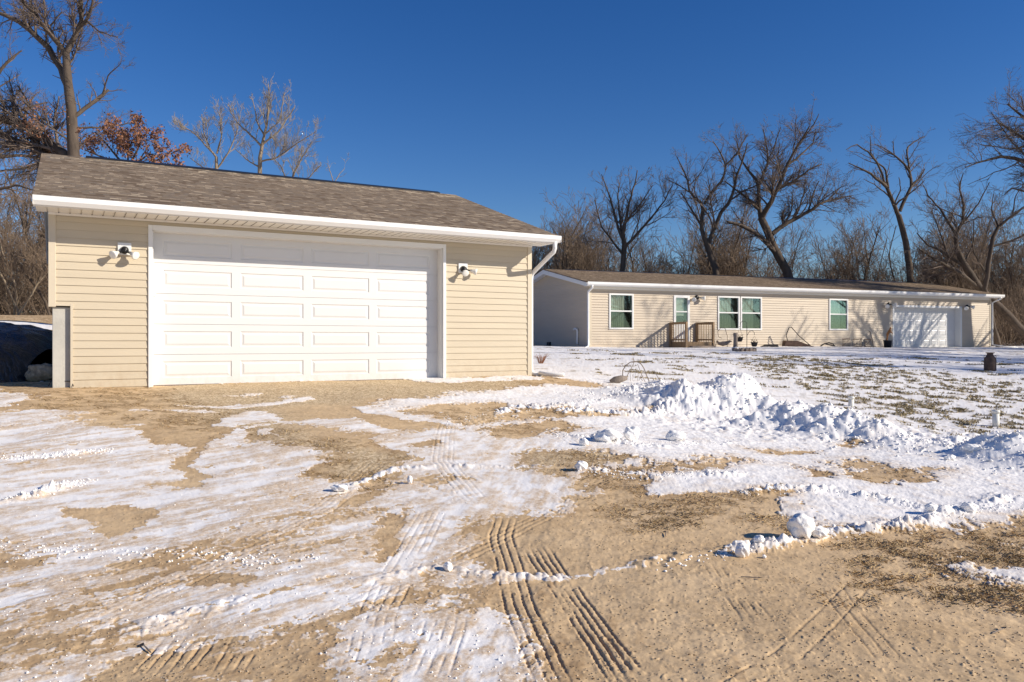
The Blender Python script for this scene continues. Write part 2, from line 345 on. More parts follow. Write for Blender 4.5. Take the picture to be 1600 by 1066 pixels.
M['pvc'] = simple('white_pvc', (.78,.76,.68), .35, .04, 4)
M['interior'] = simple('interior_dark', (.06,.07,.07), .8, .2, 1)
M['curtain'] = simple('curtain_fabric', (.88,.84,.74), .9, .12, 2.5, sc3=(14,14,.6))
M['straw'] = simple('dead_grass', (.46,.33,.17), .9, .5, 1.3)
M['lawn_grass'] = simple('lawn_grass', (.34,.265,.135), .9, .5, 2.5)
M['litter'] = simple('leaf_litter', (.16,.095,.045), .9, .5, 7)
M['pebble'] = simple('pebbles', (.40,.31,.21), .85, .55, 9)
M['snow'] = simple('snow_clod', (.92,.895,.86), .7, .03, 5, .5, 25)
splash(M['house_siding'], .4, .4); splash(M['door_white'], .25, .35)
def glass_mat(name, tint, refl):
    m, nt, b = newmat(name); out = nt.nodes['Material Output']
    tr = nd(nt, 'ShaderNodeBsdfTransparent'); tr.inputs[0].default_value = tint
    gl = nd(nt, 'ShaderNodeBsdfGlossy'); gl.inputs['Roughness'].default_value = .03; gl.inputs[0].default_value = (.85,.95,.95,1)
    fr = nd(nt, 'ShaderNodeLayerWeight'); fr.inputs['Blend'].default_value = .35
    mx = nd(nt, 'ShaderNodeMixShader'); lk(nt, mth(nt,'ADD',mth(nt,'MULTIPLY',fr.outputs['Fresnel'],.6),refl), mx.inputs[0]); lk(nt, tr.outputs[0], mx.inputs[1]); lk(nt, gl.outputs[0], mx.inputs[2])
    lk(nt, mx.outputs[0], out.inputs['Surface']); return m
M['glass'] = glass_mat('window_glass', (.90,.93,.88,1), .08)
M['screen'] = glass_mat('screened_glass', (.64,.68,.62,1), .05)
def tarp_mat():
    m, nt, b = newmat('black_sheeting')
    b.inputs['Base Color'].default_value = (.018,.021,.028,1); b.inputs['Roughness'].default_value = .27; b.inputs['Specular IOR Level'].default_value = .8
    bn = nd(nt, 'ShaderNodeBump'); bn.inputs['Strength'].default_value = 1.0; bn.inputs['Distance'].default_value = .12
    lk(nt, noise(nt, 2.2, 5, .55, sc3=(1,2.2,1)), bn.inputs['Height']); lk(nt, bn.outputs[0], b.inputs['Normal']); return m
M['tarp'] = tarp_mat()
def shingle_mat(name, cols, dark, oy, ky, rh):
    m, nt, b = newmat(name)
    tc = nd(nt, 'ShaderNodeTexCoord'); sep = nd(nt, 'ShaderNodeSeparateXYZ'); lk(nt, tc.outputs['Object'], sep.inputs[0])
    comb = nd(nt, 'ShaderNodeCombineXYZ'); lk(nt, sep.outputs['X'], comb.inputs[0]); lk(nt, mth(nt,'MULTIPLY',mth(nt,'ADD',sep.outputs['Y'],oy),ky), comb.inputs[1])
    wob = noise(nt, 2.2, 2, .5, comb.outputs[0]); add = nd(nt, 'ShaderNodeVectorMath'); add.operation = 'ADD'
    cw = nd(nt, 'ShaderNodeCombineXYZ'); lk(nt, mth(nt,'MULTIPLY',wob,.2), cw.inputs[0]); lk(nt, comb.outputs[0], add.inputs[0]); lk(nt, cw.outputs[0], add.inputs[1])
    out = []
    for (bw, off, fr) in ((.15,.37,3),(.27,.61,5)):
        br = nd(nt, 'ShaderNodeTexBrick'); br.offset = off; br.offset_frequency = 2; br.squash_frequency = fr; br.squash = .6
        br.inputs['Scale'].default_value = 1; br.inputs['Brick Width'].default_value = bw; br.inputs['Row Height'].default_value = rh
        br.inputs['Mortar Size'].default_value = .003; br.inputs['Mortar Smooth'].default_value = .1; br.inputs['Bias'].default_value = 0
        br.inputs['Color1'].default_value = (0,0,0,1); br.inputs['Color2'].default_value = (1,1,1,1); br.inputs['Mortar'].default_value = (.5,.5,.5,1)
        lk(nt, add.outputs[0], br.inputs['Vector']); out.append(br)
    a, c = out
    tone = mth(nt, 'ADD', mth(nt,'MULTIPLY',a.outputs['Color'],.85), mth(nt,'MULTIPLY',mth(nt,'SUBTRACT',c.outputs['Color'],.5),.6))
    tone = mth(nt, 'ADD', tone, mth(nt,'MULTIPLY',mth(nt,'SUBTRACT',noise(nt, 2.6, 3, .6, comb.outputs[0]),.5),.9), True)
    n = nd(nt, 'ShaderNodeValToRGB'); lk(nt, tone, n.inputs[0]); e = n.color_ramp.elements
    e[0].position = 0; e[1].position = 1; e[0].color = cols[0]; e[1].color = cols[-1]
    for i, cc in enumerate(cols[1:-1]): q = e.new((i+1)/(len(cols)-1)); q.color = cc
    gr = noise(nt, 260, 2, .7, comb.outputs[0])
    colr = mixc(nt, mth(nt,'MULTIPLY',gr,.35), n.outputs[0], (.03,.025,.02), 'MIX')
    colr = mixc(nt, a.outputs['Fac'], colr, dark)
    lk(nt, colr, b.inputs['Base Color']); b.inputs['Roughness'].default_value = .95; b.inputs['Specular IOR Level'].default_value = .1
    bn = nd(nt, 'ShaderNodeBump'); bn.inputs['Strength'].default_value = .7; bn.inputs['Distance'].default_value = .012
    lk(nt, mth(nt,'SUBTRACT',mth(nt,'MULTIPLY',a.outputs['Color'],.6),a.outputs['Fac']), bn.inputs['Height']); lk(nt, bn.outputs[0], b.inputs['Normal']); return m
M['shingle'] = shingle_mat('garage_shingles', [(.15,.11,.08,1),(.31,.24,.17,1),(.22,.185,.15,1),(.38,.30,.215,1),(.54,.44,.32,1)], (.16,.12,.09), .63, 1.053, .1424)
M['house_shingle'] = shingle_mat('house_shingles', [(.17,.125,.085,1),(.27,.20,.135,1),(.22,.165,.12,1),(.36,.275,.19,1)], (.10,.08,.06), .36, 1.02, .143)
def ground_mat():
    m, nt, b = newmat('ground_surface')
    A = {}
    for k in ('snow','stain','straw','fleck','gravel','groove','wet'):
        a = nd(nt, 'ShaderNodeAttribute'); a.attribute_name = k; A[k] = a.outputs['Fac']
    tc = nd(nt, 'ShaderNodeTexCoord'); V = tc.outputs['Object']
    nf = noise(nt, 55, 5, .7, V); nm = noise(nt, 9, 5, .65, V); nl = noise(nt, .8, 4, .6, V); n2 = noise(nt, 160, 2, .6, V)
    dirt = mixc(nt, ramp(nt, nl, .35, .68), (.72,.525,.31), (.61,.43,.24))
    dirt = mixc(nt, mth(nt,'MULTIPLY',ramp(nt, nm, .45, .72),.45), dirt, (.50,.35,.20))
    dirt = mixc(nt, mth(nt,'MULTIPLY',ramp(nt, nf, .58, .70),.45), dirt, (.30,.20,.11))
    dirt = mixc(nt, mth(nt,'MULTIPLY',ramp(nt, n2, .60, .75),.5), dirt, (.66,.54,.38))
    vor = nd(nt, 'ShaderNodeTexVoronoi'); vor.inputs['Scale'].default_value = 48; lk(nt, V, vor.inputs['Vector'])
    sepc = nd(nt, 'ShaderNodeSeparateColor'); lk(nt, vor.outputs['Color'], sepc.inputs[0])
    gcol = ramp(nt, sepc.outputs[0], .1, .9, (.28,.19,.10,1), (.80,.66,.44,1))
    dirt = mixc(nt, mth(nt,'MULTIPLY',A['gravel'],.7), dirt, gcol)
    strf = mth(nt,'MULTIPLY',A['straw'],ramp(nt, noise(nt, 22, 5, .8, V, (1,1.4,1)), .40, .56),True)
    dirt = mixc(nt, mth(nt,'MULTIPLY',strf,.85), dirt, (.24,.145,.062))
    crk = ramp(nt, noise(nt, 13, 6, .85, V), .60, .67)
    dirt = mixc(nt, mth(nt,'MULTIPLY',crk,.55), dirt, (.24,.145,.07))
    dirt = mixc(nt, mth(nt,'MULTIPLY',A['groove'],.45), dirt, (.27,.18,.10))
    dirt = mixc(nt, mth(nt,'MULTIPLY',mth(nt,'MULTIPLY',A['wet'],ramp(nt, nm, .3, .6)),.75), dirt, (.37,.235,.12))
    sn = mixc(nt, mth(nt,'MULTIPLY',nm,.35), (.93,.90,.865), (.88,.85,.81))
    stf = mth(nt,'MULTIPLY',A['stain'],ramp(nt, noise(nt, 30, 5, .85, V), .40, .56),True)
    sn = mixc(nt, mth(nt,'MULTIPLY',A['stain'],.55), sn, (.74,.57,.38))
    sn = mixc(nt, mth(nt,'MULTIPLY',stf,.72), sn, (.54,.36,.19))
    cov = mth(nt,'ADD',A['snow'],mth(nt,'MULTIPLY',mth(nt,'SUBTRACT',nf,.5),.9))
    cov = ramp(nt, cov, .40, .60)
    base = mixc(nt, cov, dirt, sn)
    fcol = mixc(nt, ramp(nt, nm, .3, .7), (.38,.295,.15), (.22,.16,.08))
    base = mixc(nt, mth(nt,'MULTIPLY',A['fleck'],ramp(nt, nf, .35, .55),True), base, fcol)
    lk(nt, base, b.inputs['Base Color']); b.inputs['Roughness'].default_value = .85; b.inputs['Specular IOR Level'].default_value = .15
    bn = nd(nt, 'ShaderNodeBump'); bn.inputs['Strength'].default_value = .45; bn.inputs['Distance'].default_value = .008
    lk(nt, mth(nt,'ADD',mth(nt,'MULTIPLY',nf,.6),mth(nt,'MULTIPLY',nm,.9)), bn.inputs['Height']); lk(nt, bn.outputs[0], b.inputs['Normal'])
    return m
M['ground'] = ground_mat()

# ------------------------------------------------------------------ mesh helpers
def link(o): COL.objects.link(o); return o
def tag(o, label=None, cat=None, group=None, kind=None):
    if label: o['label'] = label
    if cat: o['category'] = cat
    if group: o['group'] = group
    if kind: o['kind'] = kind
    return o
def thing(name, label, cat, loc=(0,0,0), rz=0, group=None):
    o = link(bpy.data.objects.new(name, None)); o.empty_display_size = .3
    o.location = loc; o.rotation_euler = (0,0,rz); return tag(o, label, cat, group)
def raw(name, V, Fq, m, parent=None, smooth_=False):
    me = bpy.data.meshes.new(name); V = np.asarray(V, np.float32).reshape(-1,3); Fq = np.asarray(Fq, np.int32); k = Fq.shape[1]
    me.vertices.add(len(V)); me.vertices.foreach_set('co', V.ravel())
    me.loops.add(Fq.size); me.loops.foreach_set('vertex_index', Fq.ravel())
    me.polygons.add(len(Fq)); me.polygons.foreach_set('loop_start', np.arange(len(Fq), dtype=np.int32)*k)
    if smooth_: me.polygons.foreach_set('use_smooth', np.ones(len(Fq), bool))
    me.update(calc_edges=True); me.materials.append(m)
    o = link(bpy.data.objects.new(name, me)); o.parent = parent; return o
class MB:
    def __init__(s): s.v = []; s.f = []
    def face(s, *ps):
        i = len(s.v); s.v += [tuple(p) for p in ps]; s.f.append(tuple(range(i, i+len(ps)))); return s
    def box(s, x0, x1, y0, y1, z0, z1):
        i = len(s.v); s.v += [(x0,y0,z0),(x1,y0,z0),(x1,y1,z0),(x0,y1,z0),(x0,y0,z1),(x1,y0,z1),(x1,y1,z1),(x0,y1,z1)]
        s.f += [(i,i+3,i+2,i+1),(i+4,i+5,i+6,i+7),(i,i+1,i+5,i+4),(i+1,i+2,i+6,i+5),(i+2,i+3,i+7,i+6),(i+3,i,i+4,i+7)]; return s
    def prism(s, prof, axis, a, b):
        """extrude a closed profile along x (axis 0) or y (axis 1)"""
        n = len(prof); i = len(s.v)
        for t in (a, b):
            for (p, q) in prof: s.v.append((t, p, q) if axis == 0 else (p, t, q))
        s.f.append(tuple(range(i, i+n))); s.f.append(tuple(range(i+2*n-1, i+n-1, -1)))
        for k in range(n): j = (k+1) % n; s.f.append((i+k, i+n+k, i+n+j, i+j))
        return s
    def tube(s, pts, rad, n=8, cap=True):
        pts = [Vector(p) for p in pts]; rad = rad if isinstance(rad, (list, tuple)) else [rad]*len(pts)
        i0 = len(s.v); up = None
        for k, p in enumerate(pts):
            t = (pts[min(k+1,len(pts)-1)]-pts[max(k-1,0)]).normalized()
            if up is None: up = Vector((0,0,1)) if abs(t.z) < .9 else Vector((1,0,0))
            a = t.cross(up).normalized(); b_ = a.cross(t).normalized(); up = b_
            for j in range(n):
                an = 2*math.pi*j/n; s.v.append(tuple(p + (a*math.cos(an)+b_*math.sin(an))*rad[k]))
        for k in range(len(pts)-1):
            for j in range(n):
                q = i0+k*n; s.f.append((q+j, q+(j+1) % n, q+n+(j+1) % n, q+n+j))
        if cap: s.f.append(tuple(range(i0+n-1, i0-1, -1))); e = i0+(len(pts)-1)*n; s.f.append(tuple(range(e, e+n)))
        return s
    def lathe(s, prof, n=20, c=(0,0,0)):
        i0 = len(s.v)
        for r_, z in prof:
            for j in range(n): a = 2*math.pi*j/n; s.v.append((c[0]+r_*math.cos(a), c[1]+r_*math.sin(a), c[2]+z))
        for k in range(len(prof)-1):
            for j in range(n): q = i0+k*n; s.f.append((q+j, q+(j+1) % n, q+n+(j+1) % n, q+n+j))
        s.f.append(tuple(range(i0+n-1, i0-1, -1))); e = i0+(len(prof)-1)*n; s.f.append(tuple(range(e, e+n))); return s
    def build(s, name, m, parent=None, smooth_=False, bevel=0):
        me = bpy.data.meshes.new(name); me.from_pydata(s.v, [], s.f); me.materials.append(m)
        if smooth_:
            me.polygons.foreach_set('use_smooth', [True]*len(me.polygons))
        me.update(); o = link(bpy.data.objects.new(name, me)); o.parent = parent
        if bevel:
            md = o.modifiers.new('bevel', 'BEVEL'); md.width = bevel; md.segments = 2; md.limit_method = 'ANGLE'
        return o
def copy_tree(o, parent=None):
    c = o.copy(); COL.objects.link(c); c.parent = parent
    for ch in [q for q in bpy.data.objects if q.parent == o]: copy_tree(ch, c)
    return c

def siding(mb, pos, u0, u1, z0, z1, h, clip=None, proud=.017, zref=None):
    """lap siding between u0..u1, z0..z1. pos(u, out, z) -> point. courses are counted from zref."""
    zref = z0 if zref is None else zref; k = math.floor((z0-zref)/h+1e-6); 
    while zref+k*h < z1-1e-4:
        cb = zref+k*h; a = max(cb, z0); b_ = min(cb+h, z1); k += 1
        if b_-a < 1e-4: continue
        oa = proud-(proud-.002)*(a-cb)/h; ob = proud-(proud-.002)*(b_-cb)/h
        la, ra = (u0, u1) if clip is None else clip(a); lb, rb = (u0, u1) if clip is None else clip(b_)
        if ra-la < .01: continue
        mb.face(pos(la,oa,a), pos(ra,oa,a), pos(rb,ob,b_), pos(lb,ob,b_))
        mb.face(pos(la,.0,a), pos(ra,.0,a), pos(ra,oa,a), pos(la,oa,a))

# ------------------------------------------------------------------ the ground
def build_ground():
    fine = np.arctan(np.linspace(math.tan(R(-42)), math.tan(R(42)), 1760))
    a1 = np.linspace(R(42), R(180), 60)[1:-1]; cols = np.r_[-math.pi, -a1[::-1], fine, a1]  # around the full circle
    rr = [.25]
    while rr[-1] < 2.2: rr.append(rr[-1]*1.18)
    while rr[-1] < 2500:
        r = rr[-1]; rr.append(r + max(.0035, min(r*r*(.00055 if r < 8.5 or r > 17 else .00028), .011*r if r < 90 else .06*r)))
    rr = np.array(rr); A, Q = np.meshgrid(cols, rr)
    x = (Q*np.sin(A)).ravel(); y = (Q*np.cos(A)).ravel()
    Z, *att = ground(x, y, True)
    x = np.r_[x, 0]; y = np.r_[y, 0]; Z = np.r_[Z, ground(np.array([0.]), np.array([0.]))]
    nr, nc = A.shape; i = np.arange(nr-1)[:,None]*nc; j = np.arange(nc)[None,:]; j2 = (j+1) % nc
    Fq = np.stack([i+j, i+j2, i+nc+j2, i+nc+j], -1).reshape(-1,4)
    o = raw('ground', np.c_[x,y,Z], Fq[:, ::-1], M['ground'], None, True)
    tag(o, kind='structure')
    for k, a in zip(('snow','stain','straw','fleck','gravel','groove','wet'), att):
        at_ = o.data.attributes.new(k, 'FLOAT', 'POINT'); at_.data.foreach_set('value', np.r_[a, 0].astype(np.float32))
    return o
build_ground()
def gz(x, y): return float(ground(np.array([x]), np.array([y]))[0])

# ------------------------------------------------------------------ panelled overhead door
def panel_door(mb, w, h, nc, nr, y=0, mx=.12, mz=.085, gap=.14):
    sh = h/nr; pw = (w-2*mx-(nc-1)*gap)/nc
    for r_ in range(nr):
        z0 = r_*sh; z1 = z0+sh-.006
        xs = [0]; 
        for c in range(nc): xa = mx+c*(pw+gap); xs += [xa, xa+pw]
        xs.append(w); zs = [z0, z0+mz, z1-mz, z1]
        for i in range(len(xs)-1):
            for k in range(3):
                if k == 1 and i % 2 == 1:   # raised panel: rim slopes in, flat, bevel up
                    a, b_, c_, d = xs[i], xs[i+1], zs[1], zs[2]
                    rings = [(0,0),(.014,.012),(.034,.012),(.062,.001)]
                    def q(r0): o, dp = r0; return [(a+o,y+dp,c_+o),(b_-o,y+dp,c_+o),(b_-o,y+dp,d-o),(a+o,y+dp,d-o)]
                    for r0, r1 in zip(rings, rings[1:]):
                        A_, B_ = q(r0), q(r1)
                        for e in range(4): f = (e+1) % 4; mb.face(A_[e], A_[f], B_[f], B_[e])
                    mb.face(*q(rings[-1]))
                else: mb.face((xs[i],y,zs[k]),(xs[i+1],y,zs[k]),(xs[i+1],y,zs[k+1]),(xs[i],y,zs[k+1]))
        mb.face((0,y,z1),(w,y,z1),(w,y+.015,z1),(0,y+.015,z1)); mb.face((0,y+.015,z1),(w,y+.015,z1),(w,y+.015,z1+.006),(0,y+.015,z1+.006))
        mb.face((0,y,z0),(0,y+.04,z0),(w,y+.04,z0),(w,y,z0))

def flood_light(parent, x, z, y=-.02, left=(-.14,-.06,-.09), right=(.14,-.05,-.10), plate=True, sc=1.0, name='flood_light'):
    e = link(bpy.data.objects.new(name, None)); e.parent = parent; e.location = (x, y, z)
    if plate: MB().box(-.095*sc,.095*sc,-.02,0,-.095*sc,.095*sc).build('mounting_plate', M['white'], e, bevel=.004)
    b = MB(); b.tube([(0,-.02,-.02),(0,-.085,-.03)], [.062*sc,.05*sc], 16); b.tube([(0,-.06,-.03),(.0,-.11,-.05)],[.03,.025],10)
    for d in (left, right):
        b.tube([(0,-.06,-.03),(d[0]*.6*sc,-.08,-.03+d[2]*.35)], .017*sc, 8)
    b.build('lamp_base', M['black'], e, True)
    for d in (left, right):
        dv = Vector((d[0], d[1]-.06, d[2])).normalized(); p0 = Vector((d[0]*.62*sc,-.08,-.03+d[2]*.35))
        MB().tube([p0, p0+dv*.05*sc, p0+dv*.09*sc, p0+dv*.125*sc, p0+dv*.132*sc], [.026*sc,.034*sc,.058*sc,.066*sc,.05*sc], 14).build('lamp_head', M['lamp_glass'], e, True)
    return e

# ------------------------------------------------------------------ GARAGE
def build_garage():
    g = thing('garage', 'large beige detached garage with wide white overhead door and brown shingle roof', 'garage', (GO[0], GO[1], GZ), GO[2])
    sL, sR, Dp = -1.33, 6.996, 8.2; wt = 1.909+.706; top = wt; c = wt/22
    dw, dh = 5.126, 2.532; ridge = 3.625+.706; mid = Dp/2
    front = lambda u, o, z: (u, -o, z)
    cut = -1.03; ch = .539+.706
    w = MB()
    siding(w, front, sL+.075, 0, ch, top, c, zref=0); siding(w, front, cut, 0, -.03, ch, c, zref=0)
    siding(w, front, dw, sR-.075, -.05, top, c, zref=0); siding(w, front, 0, dw, dh, top, c, zref=0)
    slope = (ridge-(top+.17))/(mid+.63)
    def clipf(z): 
        k = max(0, (z-top)/((ridge-.15-top)/mid)); return (k, Dp-k)
    right = lambda u, o, z: (sR+o, u, z); left = lambda u, o, z: (sL-o, Dp-u, z)
    siding(w, right, 0, Dp, 0, ridge-.2, c, clipf); siding(w, left, 0, Dp, ch, ridge-.2, c, clipf, zref=0)
    siding(w, lambda u, o, z: (sR-u, Dp+o, z), 0, sR-sL, 0, top, c)
    # sheathing behind the siding
    w.box(sL+.002, -.08, .004, .10, ch, top); w.box(cut+.01, -.08, .004, .10, -.15, ch-.002); w.box(dw+.08, sR-.002, .004, .10, -.25, top); w.box(-.078, dw+.078, .004, .10, dh+.01, top)
    w.box(sR-.10, sR-.002, .102, Dp-.002, -.25, top); w.box(sL+.002, sL+.1, .102, Dp-.002, ch, top); w.box(sL+.1, sR-.1, Dp-.1, Dp-.002, -.25, top)
    w.build('wall', M['siding'], g)
    for s0, s1, z0 in ((sL-.022, sL+.075, ch-.03), (sR-.075, sR+.024, -.03)):
        MB().box(s0, s1, -.026, .06, z0, top).build('corner_trim', M['siding_trim'], g, bevel=.006)
    MB().box(cut-.035, cut, -.024, .05, -.04, ch+.02).box(sL+.076, cut-.035, -.022, .04, ch-.012, ch+.02).build('edge_channel', M['siding_trim'], g)
    MB().box(sL+.03, cut+.1, .045, .24, -.3, ch-.03).box(sL+.03, sL+.24, .241, Dp-.02, -.3, ch-.002).build('stem_wall', M['concrete'], g, bevel=.008)
    # door trim + jambs, recessed door
    tr = MB(); tw = .06
    tr.box(0, tw, -.034, .004, -.03, dh).box(dw-tw, dw, -.034, .004, -.03, dh).box(tw, dw-tw, -.034, .004, dh-tw-.02, dh)
    tr.build('door_trim', M['white'], g, bevel=.004)
    jb = MB(); jb.box(tw-.02, tw+.015, .006, .225, -.03, dh-tw-.03).box(dw-tw-.015, dw-tw+.02, .006, .225, -.03, dh-tw-.03).box(tw+.016, dw-tw-.016, .006, .225, dh-tw-.03, dh-.02)
    jb.build('door_jamb', M['white'], g)
    d = MB(); panel_door(d, dw-2*tw-.03, dh-tw-.015, 4, 5, 0, .16, .11, .14); do = d.build('garage_door', M['door_white'], g); do.location = (tw+.015, .205, .0)
    MB().box(0, dw-2*tw-.03, -.004, .035, -.045, -.004).build('bottom_seal', M['grey_wood'], do)
    MB().box(.012,.05,-.012,.0,1.42,1.58).build('pull_handle', M['white'], do, bevel=.004)
    MB().box(tw, dw-tw, .3, .35, -.2, dh).build('inner_lining', M['interior'], g)
    MB().box(sL+.3, sR-.2, .25, Dp-.2, -.3, -.12).build('floor_slab', M['concrete'], g)
    # roof
    ov = .60; rk = .2; x0, x1 = sL-rk, sR+.27
    ez = top+.155; 
    rs = (ridge-ez)/(mid+ov)
    rf = MB(); T = .035
    for sg in (0, 1):
        Yf = lambda y: y if sg == 0 else Dp-y
        n = 35; ys = np.linspace(-ov-.03, mid, n+1)
        for i in range(n):                           # courses of shingles, each lapping the one below
            ya, yb = ys[i], ys[i+1]; za = ez+rs*(ya+ov)+.010; zb = ez+rs*(yb+ov)+.002
            q = [(x0,Yf(ya),za),(x1,Yf(ya),za),(x1,Yf(yb),zb),(x0,Yf(yb),zb)]; rf.face(*(q if sg == 0 else q[::-1]))
            q = [(x0,Yf(ya),za-.010),(x1,Yf(ya),za-.010),(x1,Yf(ya),za),(x0,Yf(ya),za)]; rf.face(*(q if sg == 0 else q[::-1]))
        a, b_ = -ov-.03, mid; za = ez+rs*(a+ov)-T; zb = ridge-T
        rf.face((x0,Yf(a),za),(x1,Yf(a),za),(x1,Yf(b_),zb),(x0,Yf(b_),zb))
        for x in (x0, x1): rf.face((x,Yf(a),za),(x,Yf(a),za+T),(x,Yf(b_),zb+T),(x,Yf(b_),zb))
    ro = rf.build('roof', M['shingle'], g)
    MB().prism([(mid-.13,ridge-.035),(mid-.13,ridge-.008),(mid,ridge+.04),(mid+.13,ridge-.008),(mid+.13,ridge-.035),(mid,ridge+.005)],0,x0+.75,x1-.45).build('ridge_vent', M['black'], ro)
    fb = MB()
    for x in (x0+.004, x1-.026):
        for sg in (0,1):
            Yf = lambda y: y if sg == 0 else Dp-y
            a0, b0 = -ov, mid; za, zb = ez-T-.002, ridge-T-.002
            fb.prism([(Yf(a0),za),(Yf(b0),zb),(Yf(b0),zb-.17),(Yf(a0),za-.13)],0,x,x+.022)
    fb.box(x0+.03, x1-.03, -ov, -ov+.022, top, ez-T-.004); fb.box(x0+.03, x1-.03, Dp+ov-.022, Dp+ov, top, ez-T-.004)
    fb.build('fascia', M['white'], g)
    sf = MB(); n = 60; L = (x1-x0-.06)/n
    for i in range(n):
        a = x0+.03+i*L
        sf.face((a,-ov+.024,top+.004),(a+L*.90,-ov+.024,top+.004),(a+L*.90,-.02,top+.004),(a,-.02,top+.004)); sf.face((a+L*.90,-ov+.024,top+.004),(a+L*.90,-ov+.024,top+.016),(a+L*.90,-.02,top+.016),(a+L*.90,-.02,top+.004))
        sf.face((a+L*.90,-ov+.024,top+.016),(a+L,-ov+.024,top+.016),(a+L,-.02,top+.016),(a+L*.90,-.02,top+.016))
    sf.box(sL-.02, sR+.02, -.045, -.019, top-.03, top+.002)
    for xx, sgn in ((sR+.03, 1), (sL-.03, -1)): 
        for sg in (0,1):
            Yf = lambda y: y if sg == 0 else Dp-y
            xo = x1-.028 if sgn > 0 else x0+.028
            q = [(xx-.03*sgn,Yf(-ov+.03),top+.02),(xo,Yf(-ov+.03),top+.02),(xo,Yf(mid),ridge-.2),(xx-.03*sgn,Yf(mid),ridge-.2)]; sf.face(*q)
    sf.build('soffit', M['soffit'], g)
    def gutter_prof(s): y = -ov-.004; return [(y,top+.01),(y,ez-.03),(y-.012,ez-.03),(y-.012,top+.03),(y-.075,top+.03),(y-.105,top+.08),(y-.105,ez-.045),(y-.115,ez-.02),(y-.13,ez-.02),(y-.13,top+.065),(y-.085,top+.008)]
    gt = MB(); gt.prism(gutter_prof(0), 0, x0, x1+.0); pr = gutter_prof(0); gt.box(x0,x0+.004,-ov-.128,-ov-.004,top+.012,ez-.022); gt.box(x1-.004,x1,-ov-.128,-ov-.004,top+.012,ez-.022)
    gu = gt.build('gutter', M['gutter'], g)
    # downspout: curved elbow back to the corner and round it
    yx = -ov-.065; xg = x1-.11
    pts = [(xg,yx,top+.03),(xg,yx,top-.10),(xg-.004,yx+.03,top-.17),(xg-.03,yx+.14,top-.235),(sR+.085,-.03,top-.50),(sR+.068,.05,top-.56),(sR+.062,.07,top-.66),(sR+.062,.07,.12),(sR+.08,.04,.05),(sR+.20,-.12,.01)]
    MB().tube(pts, .043, 10).build('downspout', M['gutter'], g, True)
    flood_light(g, -.335, 1.405+.706+.02, -.018, (-.15,-.10,-.10), (.13,-.12,-.10), sc=1.0)
    flood_light(g, 5.48, 1.395+.706, -.018, (-.03,-.16,-.10), (.19,-.03,-.05), sc=1.0)
    return g
garage = build_garage()
# loose downspout extension on the ground
p = GW(7.15, .1); e = thing('downspout_extension', 'white downspout extension on the ground at the right corner of the garage', 'pipe', (p[0], p[1], gz(*p)), 0)
MB().tube([(0,0,.06),(.15,-.12,.045),(.47,-.3,.04)], .042, 8).build('spout', M['gutter'], e, True)

# ------------------------------------------------------------------ HOUSE
def window(parent, x0, x1, z0, z1, y=0, out=-1, side=False):
    e = link(bpy.data.objects.new('window', None)); e.parent = parent; e.location = (x0, y, z0)
    if side: e.rotation_euler = (0,0,-math.pi/2)
    w = x1-x0; h = z1-z0; t = .075; f = MB()
    f.box(0,t,-.055,.03,0,h).box(w-t,w,-.055,.03,0,h).box(t,w-t,-.055,.03,0,t).box(t,w-t,-.055,.03,h-t,h).box(t,w-t,-.04,.02,h*.51-.03,h*.51+.03)
    f.build('frame', M['white'], e, bevel=.006)
    for a, b_ in ((t, h*.51-.03), (h*.51+.03, h-t)):
        MB().box(t, w-t, -.012 if a < h/2 else -.004, -.006 if a < h/2 else .002, a, b_).build('pane', M['screen' if a < h/2 else 'glass'], e)
    c = MB(); n = 30; wv = w*.62 if not side else w*.8
    for i in range(n):
        xa = t+wv*i/n; xb = t+wv*(i+1)/n; ya = .10+.02*math.sin(i*1.7); yb = .10+.02*math.sin((i+1)*1.7)
        c.face((xa,ya,h*.05),(xb,yb,h*.05),(xb,yb,h-.08),(xa,ya,h-.08))
    c.build('curtain', M['curtain'], e)
    MB().box(t,w-t,.34,.36,.05,h-.05).box(t-.03,t,.04,.34,.05,h-.05).box(w-t,w-t+.03,.04,.34,.05,h-.05).build('interior', M['interior'], e)
    return e
